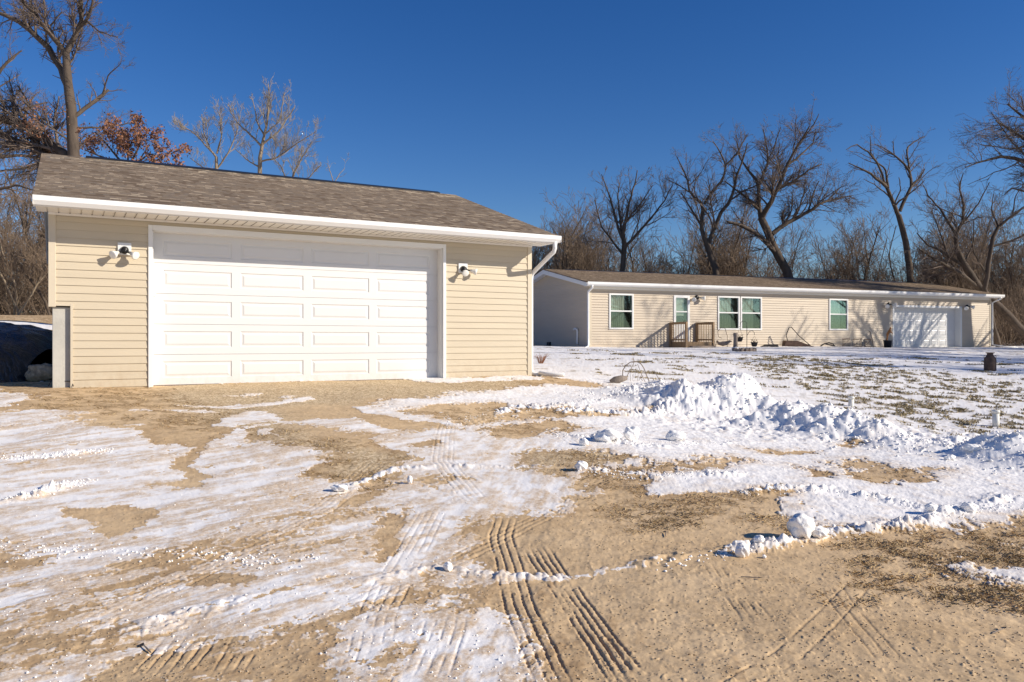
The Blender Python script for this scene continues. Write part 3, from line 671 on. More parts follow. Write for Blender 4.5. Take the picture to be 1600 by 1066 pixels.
def build_house():
    g = thing('house', 'long low cream ranch house with brown roof and attached garage in the background', 'house', (HO[0], HO[1], HZ), HO[2])
    L = 25.32; Dp = 8.5; zo = .275; top = 2.40+zo; ez = 2.60+zo; ridge = 3.53+zo; mid = Dp/2; c = .118; ov = .33; rk = .33
    holes = [(.973,2.224,.525+zo,2.13+zo),(4.36,5.24,-.02+zo,2.12+zo),(6.818,9.395,.53+zo,2.135+zo),(13.61,14.86,.545+zo,2.145+zo),(17.936,23.05,-.3+zo,1.90+zo)]
    w = MB(); front = lambda u, o, z: (u, -o, z)
    xs = 0.09
    for a, b_, z0, z1 in holes:
        siding(w, front, xs, a, -.05, top, c, zref=0, proud=.032); 
        if z0 > .4: siding(w, front, a, b_, -.05, z0, c, zref=0, proud=.032)
        elif z0 > .1: siding(w, front, a, b_, -.05, z0, c, zref=0, proud=.032)
        siding(w, front, a, b_, z1, top, c, zref=0, proud=.032)
        w.box(xs, a, .004, .03, -.2, top)
        w.box(a+.01, b_-.01, .004, .03, z1+.005, top); 
        if z0 > .1: w.box(a+.01, b_-.01, .004, .03, -.2, z0-.005)
        xs = b_
    siding(w, front, xs, L-.09, -.05, top, c, zref=0, proud=.032); w.box(xs, L-.09, .004, .03, -.2, top)
    def clipf(z): k = max(0, (z-top)/((ridge-.12-top)/mid)); return (k, Dp-k)
    gw = (6.75, 7.75, .45+zo, 2.05+zo)
    siding(w, lambda u, o, z: (L+o, u, z), 0, Dp, 0, ridge-.15, c, clipf, proud=.03)
    def lclip(lo, hi):
        def f(z): a, b_ = clipf(z); return (max(a, lo), min(b_, hi))
        return f
    lf = lambda u, o, z: (-o, Dp-u, z)
    wa = Dp-gw[1]; wb = Dp-gw[0]
    siding(w, lf, 0, wa, 0, ridge-.15, c, lclip(0, wa), zref=0, proud=.032); siding(w, lf, wb, Dp, 0, ridge-.15, c, lclip(wb, Dp), zref=0, proud=.032)
    siding(w, lf, wa, wb, 0, gw[2], c, zref=0, proud=.032); siding(w, lf, wa, wb, gw[3], ridge-.15, c, lclip(wa, wb), zref=0, proud=.032)
    siding(w, lambda u, o, z: (L-u, Dp+o, z), 0, L, 0, top, c)
    w.box(.002,.03,.04,gw[0],-.2,top); w.box(.002,.03,gw[1],Dp-.03,-.2,top); w.box(L-.03,L-.002,.04,Dp-.03,-.2,top); w.box(.04,L-.04,Dp-.03,Dp-.002,-.2,top)
    w.build('wall', M['house_siding'], g)
    for a_ in (-.02, L-.09): MB().box(a_,a_+.11,-.036,.06,-.05,top).build('corner_trim', M['siding_trim'], g)
    MB().box(-.003,L+.01,-.001,.05,-.35,-.052).box(-.004,.05,.051,Dp,-.35,-.01).build('foundation', M['concrete'], g)
    MB().box(.095,L-.095,-.034,-.002,top-.10,top).build('frieze_board', M['soffit'], g)
    x0, x1 = -rk, L+.55; rs = (ridge-ez)/(mid+ov); rf = MB()
    for sg in (0,1):
        Yf = lambda y: y if sg == 0 else Dp-y
        ys = np.linspace(-ov-.03, mid, 33)
        for ya, yb in zip(ys, ys[1:]):
            za = ez+rs*(ya+ov)+.008; zb = ez+rs*(yb+ov)+.002
            q = [(x0,Yf(ya),za),(x1,Yf(ya),za),(x1,Yf(yb),zb),(x0,Yf(yb),zb)]; rf.face(*(q if sg == 0 else q[::-1]))
            rf.face((x0,Yf(ya),za-.008),(x1,Yf(ya),za-.008),(x1,Yf(ya),za),(x0,Yf(ya),za))
        rf.face((x0,Yf(-ov-.03),ez-.04),(x1,Yf(-ov-.03),ez-.04),(x1,Yf(mid),ridge-.04),(x0,Yf(mid),ridge-.04))
        for x in (x0, x1): rf.face((x,Yf(-ov-.03),ez-.04),(x,Yf(-ov-.03),ez),(x,Yf(mid),ridge),(x,Yf(mid),ridge-.04))
    ro = rf.build('roof', M['house_shingle'], g)
    MB().prism([(mid-.14,ridge-.035),(mid,ridge+.03),(mid+.14,ridge-.035),(mid,ridge+.005)],0,x0+1.2,x1-1.2).build('ridge_vent', M['black'], ro)
    fb = MB()
    for x in (x0+.003, x1-.027):
        for sg in (0,1):
            Yf = lambda y: y if sg == 0 else Dp-y
            fb.prism([(Yf(-ov),ez-.042),(Yf(mid),ridge-.042),(Yf(mid),ridge-.25),(Yf(-ov),ez-.21)],0,x,x+.024)
            xa, xb = (x0+.03, -.022) if x < 0 else (L+.022, x1-.03)
            fb.face((xa,Yf(-ov+.02),ez-.20),(xb,Yf(-ov+.02),ez-.20),(xb,Yf(mid),ridge-.24),(xa,Yf(mid),ridge-.24))
    fb.box(x0+.03,x1-.03,-ov,-ov+.02,top+.005,ez-.045)
    fb.build('fascia', M['white'], g)
    MB().box(x0+.03,x1-.03,-ov+.021,-.036,top+.002,top+.012).build('soffit', M['soffit'], g)
    y = -ov-.003; MB().prism([(y,top+.03),(y,ez-.04),(y-.012,ez-.04),(y-.012,top+.06),(y-.075,top+.06),(y-.11,top+.10),(y-.11,ez-.01),(y-.125,ez-.01),(y-.125,top+.09),(y-.08,top+.03)],0,x0+.02,x1).build('gutter', M['gutter'], g)
    MB().tube([(-.06,-ov-.06,top+.06),(-.06,-ov-.06,top-.06),(-.09,-.08,top-.22),(-.09,-.06,top-.35),(-.09,-.06,.10),(-.14,-.12,.02),(-.9,-1.3,-.03)], .05, 8).build('downspout', M['gutter'], g, True)
    MB().tube([(L+.3,-ov-.06,top+.06),(L+.3,-ov-.06,top-.04),(L+.08,-.05,top-.25),(L+.08,-.05,.08),(L+.5,-.5,-.05),(L+1.0,-.9,-.1)], .05, 8).build('downspout', M['gutter'], g, True)
    window(g, *holes[0]); a, b_, z0, z1 = holes[2]; m_ = (a+b_)/2; window(g, a, m_-.03, z0, z1); window(g, m_+.03, b_, z0, z1); window(g, *holes[3])
    # gable window
    e = window(g, 0, gw[1]-gw[0], gw[2], gw[3], side=True); e.location = (0, gw[1], gw[2])
    # entry door with storm glass
    a, b_, z0, z1 = holes[1]; d = MB(); w_ = b_-a; t = .12
    d.box(a,a+t,-.05,.05,z0,z1).box(b_-t,b_,-.05,.05,z0,z1).box(a+t,b_-t,-.05,.05,z1-t,z1).box(a+t,b_-t,-.03,.04,z0,z0+.85).box(a+t,b_-t,-.03,.04,z0+1.35,z0+1.41)
    dd = d.build('entry_door', M['white'], g, bevel=.006)
    MB().box(a+t,b_-t,-.005,.005,z0+.85,z0+1.35).box(a+t,b_-t,-.005,.005,z0+1.41,z1-t).build('pane', M['glass'], dd)
    MB().box(a+t,b_-t-.15,.06,.07,z0+1.2,z1-t).build('blind', M['curtain'], dd); MB().box(a+t,b_-t,.3,.32,z0,z1).build('interior', M['interior'], dd)
    MB().tube([(b_-.19,-.05,z0+.95),(b_-.19,-.09,z0+.95),(b_-.25,-.09,z0+.95)], .014, 6).build('handle', M['iron'], dd)
    # attached garage door
    a, b_, z0, z1 = holes[4]; w_ = b_-a
    MB().box(a,a+.1,-.03,.004,z0-.04,z1).box(b_-.1,b_,-.03,.004,z0-.04,z1).box(a+.1,b_-.1,-.03,.004,z1-.1,z1).build('door_trim', M['white'], g)
    MB().box(a+.09,a+.1,.006,.36,z0-.04,z1-.1).box(b_-.1,b_-.09,.006,.36,z0-.04,z1-.1).box(a+.1,b_-.1,.006,.36,z1-.11,z1-.1).build('door_jamb', M['white'], g)
    d = MB(); panel_door(d, w_-.2, z1-z0-.1+.04, 8, 4, 0, .1, .10, .10); o = d.build('garage_door', M['door_white'], g); o.location = (a+.1, .33, z0-.04)
    for x, z in ((5.62, 2.06+zo),(17.62,1.95+zo),(23.4,1.93+zo)):
        flood_light(g, x, z, -.02, (-.16,-.12,-.10), (.16,-.10,-.03), plate=False, sc=1.7)
    # gable pipe and vent
    MB().tube([(-.05,1.05,.12),(-.07,1.05,.20),(-.07,1.02,.72),(-.08,1.06,.80),(-.10,1.22,.84),(-.10,1.36,.80)], .045, 8).build('vent_pipe', M['gutter'], g, True)
    MB().box(-.09,-.02,4.0,4.35,.05,.22).build('crawl_vent', M['black'], g)
    return g
house = build_house()

# ------------------------------------------------------------------ porch
def build_porch():
    x, y = HW(4.88, 0); e = thing('porch', 'small wooden entry porch with baluster railings in front of the white house door', 'porch', (x, y, HZ), HO[2])
    f = MB(); 
    for i in range(10): f.box(-.72,.72,-1.35+i*.135,-1.35+i*.135+.128,.20,.235)
    f.build('deck', M['wood'], e); MB().box(-.7,.7,-1.34,-1.30,-.1,.198).box(-.7,-.66,-1.29,-.03,-.1,.198).box(.66,.70,-1.29,-.03,-.1,.198).build('skirt', M['wood'], e)
    for sx in (-.72, .72):
        r_ = MB(); r_.box(sx-.045,sx+.045,-1.38,-.05,1.10,1.135).box(sx-.02,sx+.02,-1.34,-.05,1.03,1.098).box(sx-.02,sx+.02,-1.33,-.05,.30,.37)
        for i in range(9): yy = -1.20+i*.128; r_.box(sx+.021,sx+.041,yy,yy+.03,.24,1.08)
        r_.build('railing', M['wood'], e)
        for yy in (-1.38, -.13): MB().box(sx-.045,sx+.045,yy,yy+.09,-.15,1.10).build('post', M['wood'], e, bevel=.005)
    MB().box(-.6,.6,-1.66,-1.39,-.15,.06).build('step', M['grey_wood'], e)
build_porch()

# ------------------------------------------------------------------ yard things
def place(px, py): x, y = at(px, py); return (x, y, gz(x, y))
def atY(px, Y): x = (px-800)/F*Y; return (x, Y, gz(x, Y))
def shepherd():
    p = atY(1167, 36); e = thing('shepherd_hook', 'thin black twin arm garden hook standing before the double window of the house', 'garden hook', p)
    m = MB(); m.tube([(0,0,-.1),(0,0,1.0)], .014, 6)
    for s in (-1,1): m.tube([(0,0,.9),(0,0,1.12),(s*.07,0,1.2),(s*.2,0,1.22),(s*.30,0,1.12),(s*.31,0,.98),(s*.36,0,.95)] if s < 0 else [(0,0,.55),(s*.12,0,.75),(s*.26,0,.78),(s*.34,0,.68),(s*.34,0,.58)], .011, 6)
    m.build('rod', M['iron'], e)
    for s, z, nm in ((-.33,.28,'higher black hanging flowerpot, on the left arm of the garden hook'),(.34,.05,'lower black hanging flowerpot, on the right arm of the garden hook')):
        q = thing('hanging_pot', nm, 'flowerpot', (p[0]+s, p[1], p[2]+z))
        MB().lathe([(.08,0),(.12,.05),(.15,.17),(.165,.175),(.165,.2),(.14,.2),(.12,.16),(.0,.15)],14).build('pot', M['black'], q, True)
        MB().tube([(-.15,0,.2),(0,0,.62 if s<0 else .5),(.15,0,.2)],.008,4).build('hanger', M['iron'], q)
        b = MB()
        for k in range(14): a = random.uniform(0,6.28); b.tube([(0,0,.17),(.08*math.cos(a),.08*math.sin(a),.28),(.17*math.cos(a),.17*math.sin(a),.22+random.random()*.16)],.005,3)
        b.build('dead_plant', M['twig'], q)
shepherd()
def pump():
    p = atY(1149, 32.5); e = thing('wooden_post', 'short weathered round post standing in the snow in front of the double window', 'post', p)
    MB().tube([(0,0,-.1),(0,0,.25),(.01,0,.55),(.0,0,.70),(0,0,.74)],[.11,.09,.085,.10,.07],12).build('shaft', M['grey_wood'], e, True)
    MB().tube([(-.12,0,.02),(0,0,.07),(.12,0,.02)],[.1,.15,.1],10).build('snow_cap', M['snow'], e, True)
    p = atY(1163, 32.2); e = thing('stone_ring', 'low ring of weathered edging around the foot of the short wooden post', 'garden edging', p)
    b = MB()
    for k in range(16): a = k/16*6.283; b.tube([(.42*math.cos(a),.3*math.sin(a),-.04),(.42*math.cos(a),.3*math.sin(a),.11+.02*math.sin(k*3))],[.085,.075],7)
    b.build('edging_blocks', M['grey_wood'], e); MB().lathe([(.38,.0),(.36,.07),(.0,.09)],16).build('soil', M['rust'], e, True)
pump()
def milk_can():
    p = place(1547, 580); e = thing('milk_can', 'old rusty metal milk can standing alone in the snow in front of the attached garage', 'milk can', p)
    MB().lathe([(.155,-.03),(.165,0),(.165,.34),(.15,.38),(.10,.45),(.085,.47),(.085,.51),(.12,.535),(.12,.55),(.0,.55)],24).build('can_body', M['rust'], e, True)
    for s in (-1,1): MB().tube([(s*.10,0,.46),(s*.17,0,.46),(s*.185,0,.40),(s*.16,0,.36)],.009,6).build('handle', M['rust'], e)
milk_can()
for px, py, h, lb in ((1330,636,.19,'short white capped pipe in the lawn behind the middle of the snow bank'),(1556,667,.27,'taller white capped pipe beside the notch at the right end of the snow bank')):
    p = place(px, py); e = thing('vent_stack', lb, 'pipe', p, 0, 'white pipes sticking out of the lawn')
    MB().lathe([(.052,-.1),(.052,h-.05)],16).build('pipe', M['pvc'], e, True); MB().lathe([(.060,h-.05),(.062,h-.01),(.05,h),(0,h+.004)],16).build('cap', M['pvc'], e, True)
def planter():
    p = atY(1240, 38.2); e = thing('wheelbarrow', 'dark rusty tilted wheelbarrow tray with bent handle lying by the house wall', 'wheelbarrow', p)
    MB().prism([(-.5,-.05),(-.45,.30),(.1,.28),(.95,-.02),(.9,-.06)],1,-.25,.25).build('tray', M['rust'], e)
    e.children and None
    MB().tube([(-.28,0,.25),(-.36,0,.55),(-.22,0,.92),(-.12,0,.95),(.3,.05,.5),(.85,.1,.05)],.02,6).build('handle', M['iron'], e)
planter()
def small_bits():
    p = atY(1294, 39.2); e = thing('metal_hoop', 'small bent dark metal hoop on the ground under the single window', 'yard tool', p)
    MB().tube([(-.4,0,0),(-.2,0,.13),(.05,0,.18),(.25,0,.12),(.35,0,0)],.035,6).build('hoop', M['iron'], e); MB().tube([(-.2,0,.13),(.3,-.1,.02)],.03,6).build('blade', M['iron'], e)
    p = atY(1202, 37.4); e = thing('flat_stone', 'flat dark slab propped by the house wall right of the double window', 'slab', p)
    MB().prism([(-.45,-.03),(-.15,.10),(.35,.11),(.38,-.02)],1,-.2,.2).build('slab', M['iron'], e)
    for i, (px, w, lb) in enumerate(((1322,.5,'low rusty wire panel leaning on the wall just right of the single window'),(1340,.55,'low rusty wire panel in the middle of the row along the house wall'),(1356,.45,'low rusty wire panel nearest the leaning stick by the house wall'))):
        p = atY(px, 39.9+i*.25); e = thing('garden_fence', lb, 'garden fence', p, HO[2], 'rusty garden panels along the house wall')
        b = MB(); b.tube([(-w/2,0,.40),(w/2,0,.42)],.02,5); b.tube([(-w/2,0,.03),(w/2,0,.03)],.015,5)
        for k in range(7): x = -w/2+w*k/6; b.tube([(x,0,-.05),(x,0,.42)],.012,4)
        b.tube([(-w/2,0,.05),(w/2,0,.38)],.01,4); b.build('wire_frame', M['rust'], e)
    p = atY(1363, 40.2); e = thing('leaning_stick', 'thin wooden stake leaning by the house wall left of the carved figure', 'stake', p)
    MB().tube([(.06,0,-.05),(0,0,.4),(-.12,0,.78),(-.17,0,.80)],[.03,.028,.025,.03],6).build('stake', M['grey_wood'], e)
    for px, Y, lb in ((1128,36.6,'thin curled wire trellis standing left of the short wooden post'),):
        p = atY(px, Y); e = thing('wire_trellis', lb, 'trellis', p); b = MB()
        b.tube([(.25,0,-.05),(.25,0,.5),(.15,0,.85),(-.05,0,.88),(-.2,0,.7),(-.15,0,.45),(0,0,.4)],.012,5); b.tube([(-.3,0,0),(-.25,0,.25),(-.1,0,.1),(.2,0,.12),(.35,0,.3)],.02,5); b.build('wire', M['rust'], e)
    p = atY(1131, 36.2); e = thing('garden_ornament', 'low brown bird shaped ornament on the ground beside the wire trellis', 'ornament', p)
    MB().tube([(-.32,0,.30),(-.25,0,.16),(-.05,0,.14),(.15,0,.18),(.28,0,.26),(.36,0,.25)],[.02,.07,.11,.09,.05,.015],8).build('ornament_body', M['grey_wood'], e, True)
small_bits()
def figure():
    p = atY(1387, 40.4); e = thing('planter_tub', 'black tub beside the left jamb of the attached garage door, a carved figure on it', 'tub', p)
    MB().lathe([(.17,-.05),(.20,.32),(.225,.33),(.225,.37),(0,.37)],18).build('tub', M['black'], e, True)
    q = thing('carved_figure', 'brown carved wooden figure bending forward on top of the black tub', 'statue', (p[0], p[1], p[2]+.37))
    # one continuous skinned body
    J = [((0,0,.30),.060),((.04,0,.40),.062),((.09,0,.50),.065),((.12,0,.56),.032),((.145,0,.62),.055),((.15,0,.67),.045),
         ((-.02,.05,.26),.045),((.03,.06,.14),.034),((-.01,.06,.01),.026),((.05,.06,-.0),.02),
         ((-.02,-.05,.26),.045),((-.05,-.05,.14),.034),((-.10,-.05,.01),.026),((-.04,-.05,0),.02),
         ((.10,.09,.49),.032),((.17,.10,.40),.024),((.27,.08,.40),.018),((.10,-.09,.49),.032),((.16,-.10,.38),.024),((.25,-.07,.36),.018)]
    E_ = [(0,1),(1,2),(2,3),(3,4),(4,5),(0,6),(6,7),(7,8),(8,9),(0,10),(10,11),(11,12),(12,13),(2,14),(14,15),(15,16),(2,17),(17,18),(18,19)]
    me = bpy.data.meshes.new('figure_body'); me.from_pydata([j[0] for j in J], E_, []); me.materials.append(M['figure'])
    o = link(bpy.data.objects.new('figure_body', me)); o.parent = q; o.modifiers.new('skin','SKIN'); sv = me.skin_vertices[0] if me.skin_vertices else None
    if sv is None:
        bpy.context.view_layer.objects.active = o
    for i, j in enumerate(J):
        try: me.skin_vertices[0].data[i].radius = (j[1], j[1])
        except Exception: pass
    try: me.skin_vertices[0].data[0].use_root = True
    except Exception: pass
    o.modifiers.new('sub','SUBSURF').render_levels = 1
figure()
# tarp mound beside the garage
def tarp():
    e_ = (-10.7, 14.1); n = 70; X, Y = np.meshgrid(np.linspace(-3.0,2.6,n), np.linspace(-2.4,2.6,n))
    x = X+e_[0]; y = Y+e_[1]; q = (X/2.7)**2+(Y/2.2)**2
    h = .98*np.clip(1.12-q,0,1)**.4 + (.12*fbm(X*1.1+3, Y*1.1, 4, 5) + .16*(.25-np.abs(fbm(X*.9+.6*Y, Y*1.5, 3, 6))))*np.clip(1.4-q,0,1)
    h -= .35*np.exp(-(((X+.5*Y+.2)/.35)**2)); g = ground(x, y); z = np.where(q < 1.12, g+np.maximum(h,.03), g-.05)
    V = np.c_[X.ravel(), Y.ravel(), z.ravel()-g.mean()]; i = np.arange(n-1)[:,None]*n; j = np.arange(n-1)[None,:]
    Fq = np.stack([i+j,i+j+1,i+n+j+1,i+n+j],-1).reshape(-1,4)
    o = raw('tarp_mound', V, Fq, M['tarp'], None, True); o.location = (e_[0], e_[1], g.mean())
    tag(o, 'black plastic sheeting draped over a low heap at the left end of the garage', 'tarp')
tarp()
# ------------------------------------------------------------------ snow lumps
def clod(name, px, py, r_, label, sq=(1,1,.9), seed=1, group=None, cat='snow chunk', lift=.8):
    import bmesh
    bm = bmesh.new(); bmesh.ops.create_icosphere(bm, subdivisions=4, radius=1); V = np.array([v.co for v in bm.verts])
    a = 1+.42*fbm(V[:,0]*1.6+seed*9+V[:,2], V[:,1]*1.6+V[:,2]*1.3, 4, seed, .6)+.0
    for v, k, c in zip(bm.verts, a, V): v.co = Vector((c[0]*sq[0]*k*r_, c[1]*sq[1]*k*r_, c[2]*sq[2]*k*r_))
    me = bpy.data.meshes.new(name); bm.to_mesh(me); bm.free(); me.polygons.foreach_set('use_smooth', [True]*len(me.polygons)); me.materials.append(M['snow'])
    o = link(bpy.data.objects.new(name, me)); x, y = at(px, py); o.location = (x, y, gz(x, y)+r_*sq[2]*lift); tag(o, label, cat, group); return o
clod('snowball', 1250, 841, .092, 'round white snowball resting on the bare dirt in the right foreground', (1,1,.98), 1, cat='snowball')
for i, (px, py, r_, lb, sq) in enumerate((
    (1281,843,.052,'knobbly dirty snow lump touching the right side of the big snowball',(1.1,.9,.8)),
    (1160,870,.050,'pointed snow lump at the left end of the broken snow ridge below the snowball',(.9,.8,1.0)),
    (1186,855,.035,'rounded snow lump on top of the broken ridge left of the snowball',(1.1,.9,.8)),
    (1194,872,.013,'tiny snow pellet on the dirt just below the broken snow ridge',(1,1,1)),
    (950,694,.11,'largest snow block of the row in front of the snow pile, at its left end',(1.3,.9,.7)),
    (986,692,.10,'tall snow block second in the row in front of the snow pile',(1,.9,.95)),
    (1056,690,.09,'snow block at the right end of the row in front of the snow pile',(1.3,.9,.8)),
    (912,699,.05,'small snow block at the far left of the row in front of the snow pile',(1,1,1)),
    (530,768,.045,'flattened dirty snow lump beside the bare patch at centre left',(1.5,.9,.65)),
    (640,756,.028,'small pointed snow lump at the right rim of the bare patch',(.8,.8,1.3)),
    (908,741,.06,'angular snow lump at the edge of the bare patch right of centre',(1,.9,.8)),
    (1515,799,.055,'larger snow lump on the low ridge at far right',(1.2,.9,.8)),
    (1455,803,.040,'smaller snow lump on the low ridge left of its larger neighbour',(1.2,.9,.8)),
    (1520,720,.07,'wide low snow lump in front of the notch in the snow bank',(1.5,.9,.6)),
    (1483,722,.05,'snow lump on the flat snow left of the bank notch',(1.2,.9,.7)),
    (700,888,.028,'small icy snow lump on the stained ridge in the centre foreground',(1,.8,1.1)))):
    clod('snow_lump', px, py, r_, lb, sq, 3+i, 'snow lumps lying on the drive')
def blob_scatter(name, pts, size, m, flat=.7, label=None, cat=None):
    """many small faceted lumps as one object"""
    n = len(pts); base = np.array([(1,0,0),(-1,0,0),(0,1,0),(0,-1,0),(0,0,1),(0,0,-1)],float); fc = np.array([(0,2,4),(2,1,4),(1,3,4),(3,0,4),(2,0,5),(1,2,5),(3,1,5),(0,3,5)])
    z = ground(pts[:,0], pts[:,1]); a = rng.uniform(0,6.28,n); sx = size[:,None]*rng.uniform(.6,1.3,(n,3)); sx[:,2] *= flat
    V = base[None]*sx[:,None,:]*rng.uniform(.75,1.25,(n,6,1)); c, s = np.cos(a)[:,None], np.sin(a)[:,None]
    X = V[...,0]*c-V[...,1]*s+pts[:,0,None]; Y = V[...,0]*s+V[...,1]*c+pts[:,1,None]; Z = V[...,2]+z[:,None]+size[:,None]*.25
    Fq = (fc[None]+np.arange(n)[:,None,None]*6).reshape(-1,3)
    o = raw(name, np.stack([X,Y,Z],-1).reshape(-1,3), Fq, m); tag(o, label, cat, kind='stuff'); return o
def in_view(n, y0, y1, power=2.0):
    Y = 1/(1/y1+(1/y0-1/y1)*rng.random(n)**(1/power*1.0)) if power != 1 else rng.uniform(y0,y1,n)
    X = Y*rng.uniform(-.70,.70,n); return np.c_[X, Y]
P0 = in_view(60000, 2.9, 24)
inside = lambda x, y, o, w, d, pad: ((x-o[0])*math.cos(o[2])+(y-o[1])*math.sin(o[2]) > -1.4-pad) & ((x-o[0])*math.cos(o[2])+(y-o[1])*math.sin(o[2]) < w+pad) & (-(x-o[0])*math.sin(o[2])+(y-o[1])*math.cos(o[2]) > -pad) & (-(x-o[0])*math.sin(o[2])+(y-o[1])*math.cos(o[2]) < d)
ok = ~inside(P0[:,0], P0[:,1], GO, 7.0, 8.4, .05); P0 = P0[ok]
_, sn, stn, strw, flk, grv, _g, _w2 = ground(P0[:,0], P0[:,1], True); dist = np.hypot(P0[:,0], P0[:,1])
k = (sn < .4) & (dist < 14) & (rng.random(len(P0)) < .10+.9*grv); pp = P0[k][:9000]
blob_scatter('gravel', pp, rng.uniform(.0022,.0055,len(pp))*(1+.06*np.hypot(pp[:,0],pp[:,1])), M['pebble'], .7, 'loose tan gravel and grit on the bare ground', 'gravel')
# snow crumbs: on the bank, along the ridges and thin over the drive
cr = []
for (bx, by, h, w, d) in BANK: 
    m_ = int(170*w); a = rng.normal(0, 1, (m_,2))*[w*.75, d*.8]; cr.append(np.c_[bx+a[:,0], by+a[:,1]-.15])
cr = np.concatenate(cr); szc = rng.uniform(.006,.022,len(cr))*rng.choice([1,1,1.7],len(cr))
rc = []
for P, h, w in RIDGES:
    if h >= .03: t = rng.uniform(0, len(P)-1.01, 230); i = t.astype(int); f = (t-i)[:,None]; q = P[i]*(1-f)+P[i+1]*f; rc.append(q+rng.normal(0, w*.8, q.shape))
rc = np.concatenate(rc); kk = in_view(1500, 3.2, 14); kk = kk[~inside(kk[:,0], kk[:,1], GO, 7, 8.4, .3)]; s2 = ground(kk[:,0], kk[:,1], True)[1]; kk = kk[s2 > .6][:900]
allp = np.concatenate([cr, rc, kk]); sz = np.r_[szc, rng.uniform(.003,.013,len(rc)), rng.uniform(.003,.008,len(kk))]
blob_scatter('snow_crumbs', allp, sz, M['snow'], .8, 'loose crumbs of ploughed snow on the bank and ridges', 'snow crumbs')

# grass as thin blades
def blades(name, pts, h, m, label, cat, n_per=5, lean=.9, wid=.0035):
    n = len(pts)*n_per; b = np.repeat(pts, n_per, 0)+rng.normal(0,.03,(n,2)); z = ground(b[:,0], b[:,1])-.004
    hh = np.repeat(h, n_per)*rng.uniform(.4,1.3,n); a = rng.uniform(0,6.28,n); l = hh*lean*rng.uniform(.3,1.5,n)
    dx, dy = np.cos(a)*l, np.sin(a)*l; w = wid*(1+.10*np.hypot(b[:,0], b[:,1])); wx, wy = -np.sin(a)*w, np.cos(a)*w
    p0 = np.c_[b[:,0]-wx, b[:,1]-wy, z]; p1 = np.c_[b[:,0]+wx, b[:,1]+wy, z]; p2 = np.c_[b[:,0]+dx*.6+wx*.7, b[:,1]+dy*.6+wy*.7, z+hh*.7]; p3 = np.c_[b[:,0]+dx, b[:,1]+dy, z+hh*.75]
    V = np.stack([p0,p1,p2,p3],1).reshape(-1,3); Fq = np.arange(n*4).reshape(-1,4)
    o = raw(name, V, Fq, m); tag(o, label, cat, kind='stuff'); return o
k = (sn < .45) & (strw > .30) & (rng.random(len(P0)) < .9*strw) & (dist > 3); pp = P0[k][:8500]
blades('dead_grass', pp, np.full(len(pp), .016)*(1+.06*np.hypot(pp[:,0],pp[:,1])), M['straw'], 'flattened dead grass and straw on the bare dirt', 'dead grass', 5, 1.6, .0018)
PL = np.c_[rng.uniform(2,22,60000), rng.uniform(10,30,60000)]; fk = ground(PL[:,0], PL[:,1], True)[4]; PL = PL[fk > .45][:9000]
blades('lawn_grass', PL, np.full(len(PL), .045), M['lawn_grass'], 'short brown lawn grass poking through the thin snow on the right', 'grass', 5, .8, .004)
k = (sn < .5) & (dist < 15) & (dist > 3) & (rng.random(len(P0)) < .02+.5*strw*strw); lit = P0[k][:2600]
blob_scatter('leaf_litter', lit, rng.uniform(.0015,.006,len(lit))*(1+.05*np.hypot(lit[:,0],lit[:,1])), M['litter'], .35, 'crumbled brown leaf litter and bark chips on the bare drive', 'leaf litter')
# small dry weeds
def weed(px, py, label, h=.3, n=26, spread=.25, mat='twig'):
    p = place(px, py); e = thing('dry_weed', label, 'weed', p); b = MB()
    for k in range(n):
        a = random.uniform(0,6.28); s = random.random()*spread
        b.tube([(s*.2*math.cos(a),s*.2*math.sin(a),-.02),(s*.6*math.cos(a),s*.6*math.sin(a),h*.55),(s*math.cos(a),s*math.sin(a),h*random.uniform(.6,1.1))],[.006,.004,.002],4)
    b.build('stems', M[mat], e); return e
weed(845,569,'reddish dry weed clump in the snow just right of the garage corner',.30,34,.28,'leaf')
weed(712,590,'small dry weed tuft at the foot of the wall right of the garage door',.12,12,.1,'leaf')
def arch():
    p = place(985, 600); e = thing('bramble_arch', 'bent dark bramble stem arching over the snow left of the snow pile', 'bramble', p); b = MB()
    S = p[1]/F
    def q(px, py, dy=0): return ((px-985)*S, dy, (600-py)*S)
    b.tube([q(973,590),q(973,580),q(978,572),q(985,567),q(994,566),q(1001,569),q(1006,576),q(1010,587),q(1015,598)],.011,6)
    b.tube([q(979,592,.1),q(986,580,.1),q(991,570,.1),q(991,560,.15)],.006,4); b.tube([q(995,570,-.1),q(1001,585,-.1),q(1007,598,-.1)],.006,4); b.tube([q(1000,590,.1),q(1006,597,.1)],.006,4)
    for k in range(10): b.tube([q(982+k*2,597,random.uniform(-.2,.2)),q(980+k*3,575+random.random()*12,random.uniform(-.2,.2))],.0025,3)
    b.build('stems', M['grey_wood'], e)
    p = place(1033, 603); e = thing('bramble', 'single curved dark stem sticking up at the left edge of the snow pile', 'stem', p)
    MB().tube([(.05,0,0),(-.04,0,.12),(-.12,0,.27)],[.010,.009,.005],5).build('stem', M['grey_wood'], e)
    p = place(967, 600); e = thing('log', 'short broken log half buried in snow at the foot of the bramble arch', 'log', p)
    MB().tube([(-.17,.0,.02),(-.08,0,.06),(.05,0,.09),(.16,.03,.10)],[.05,.075,.07,.04],9).build('wood', M['grey_wood'], e, True)
arch()
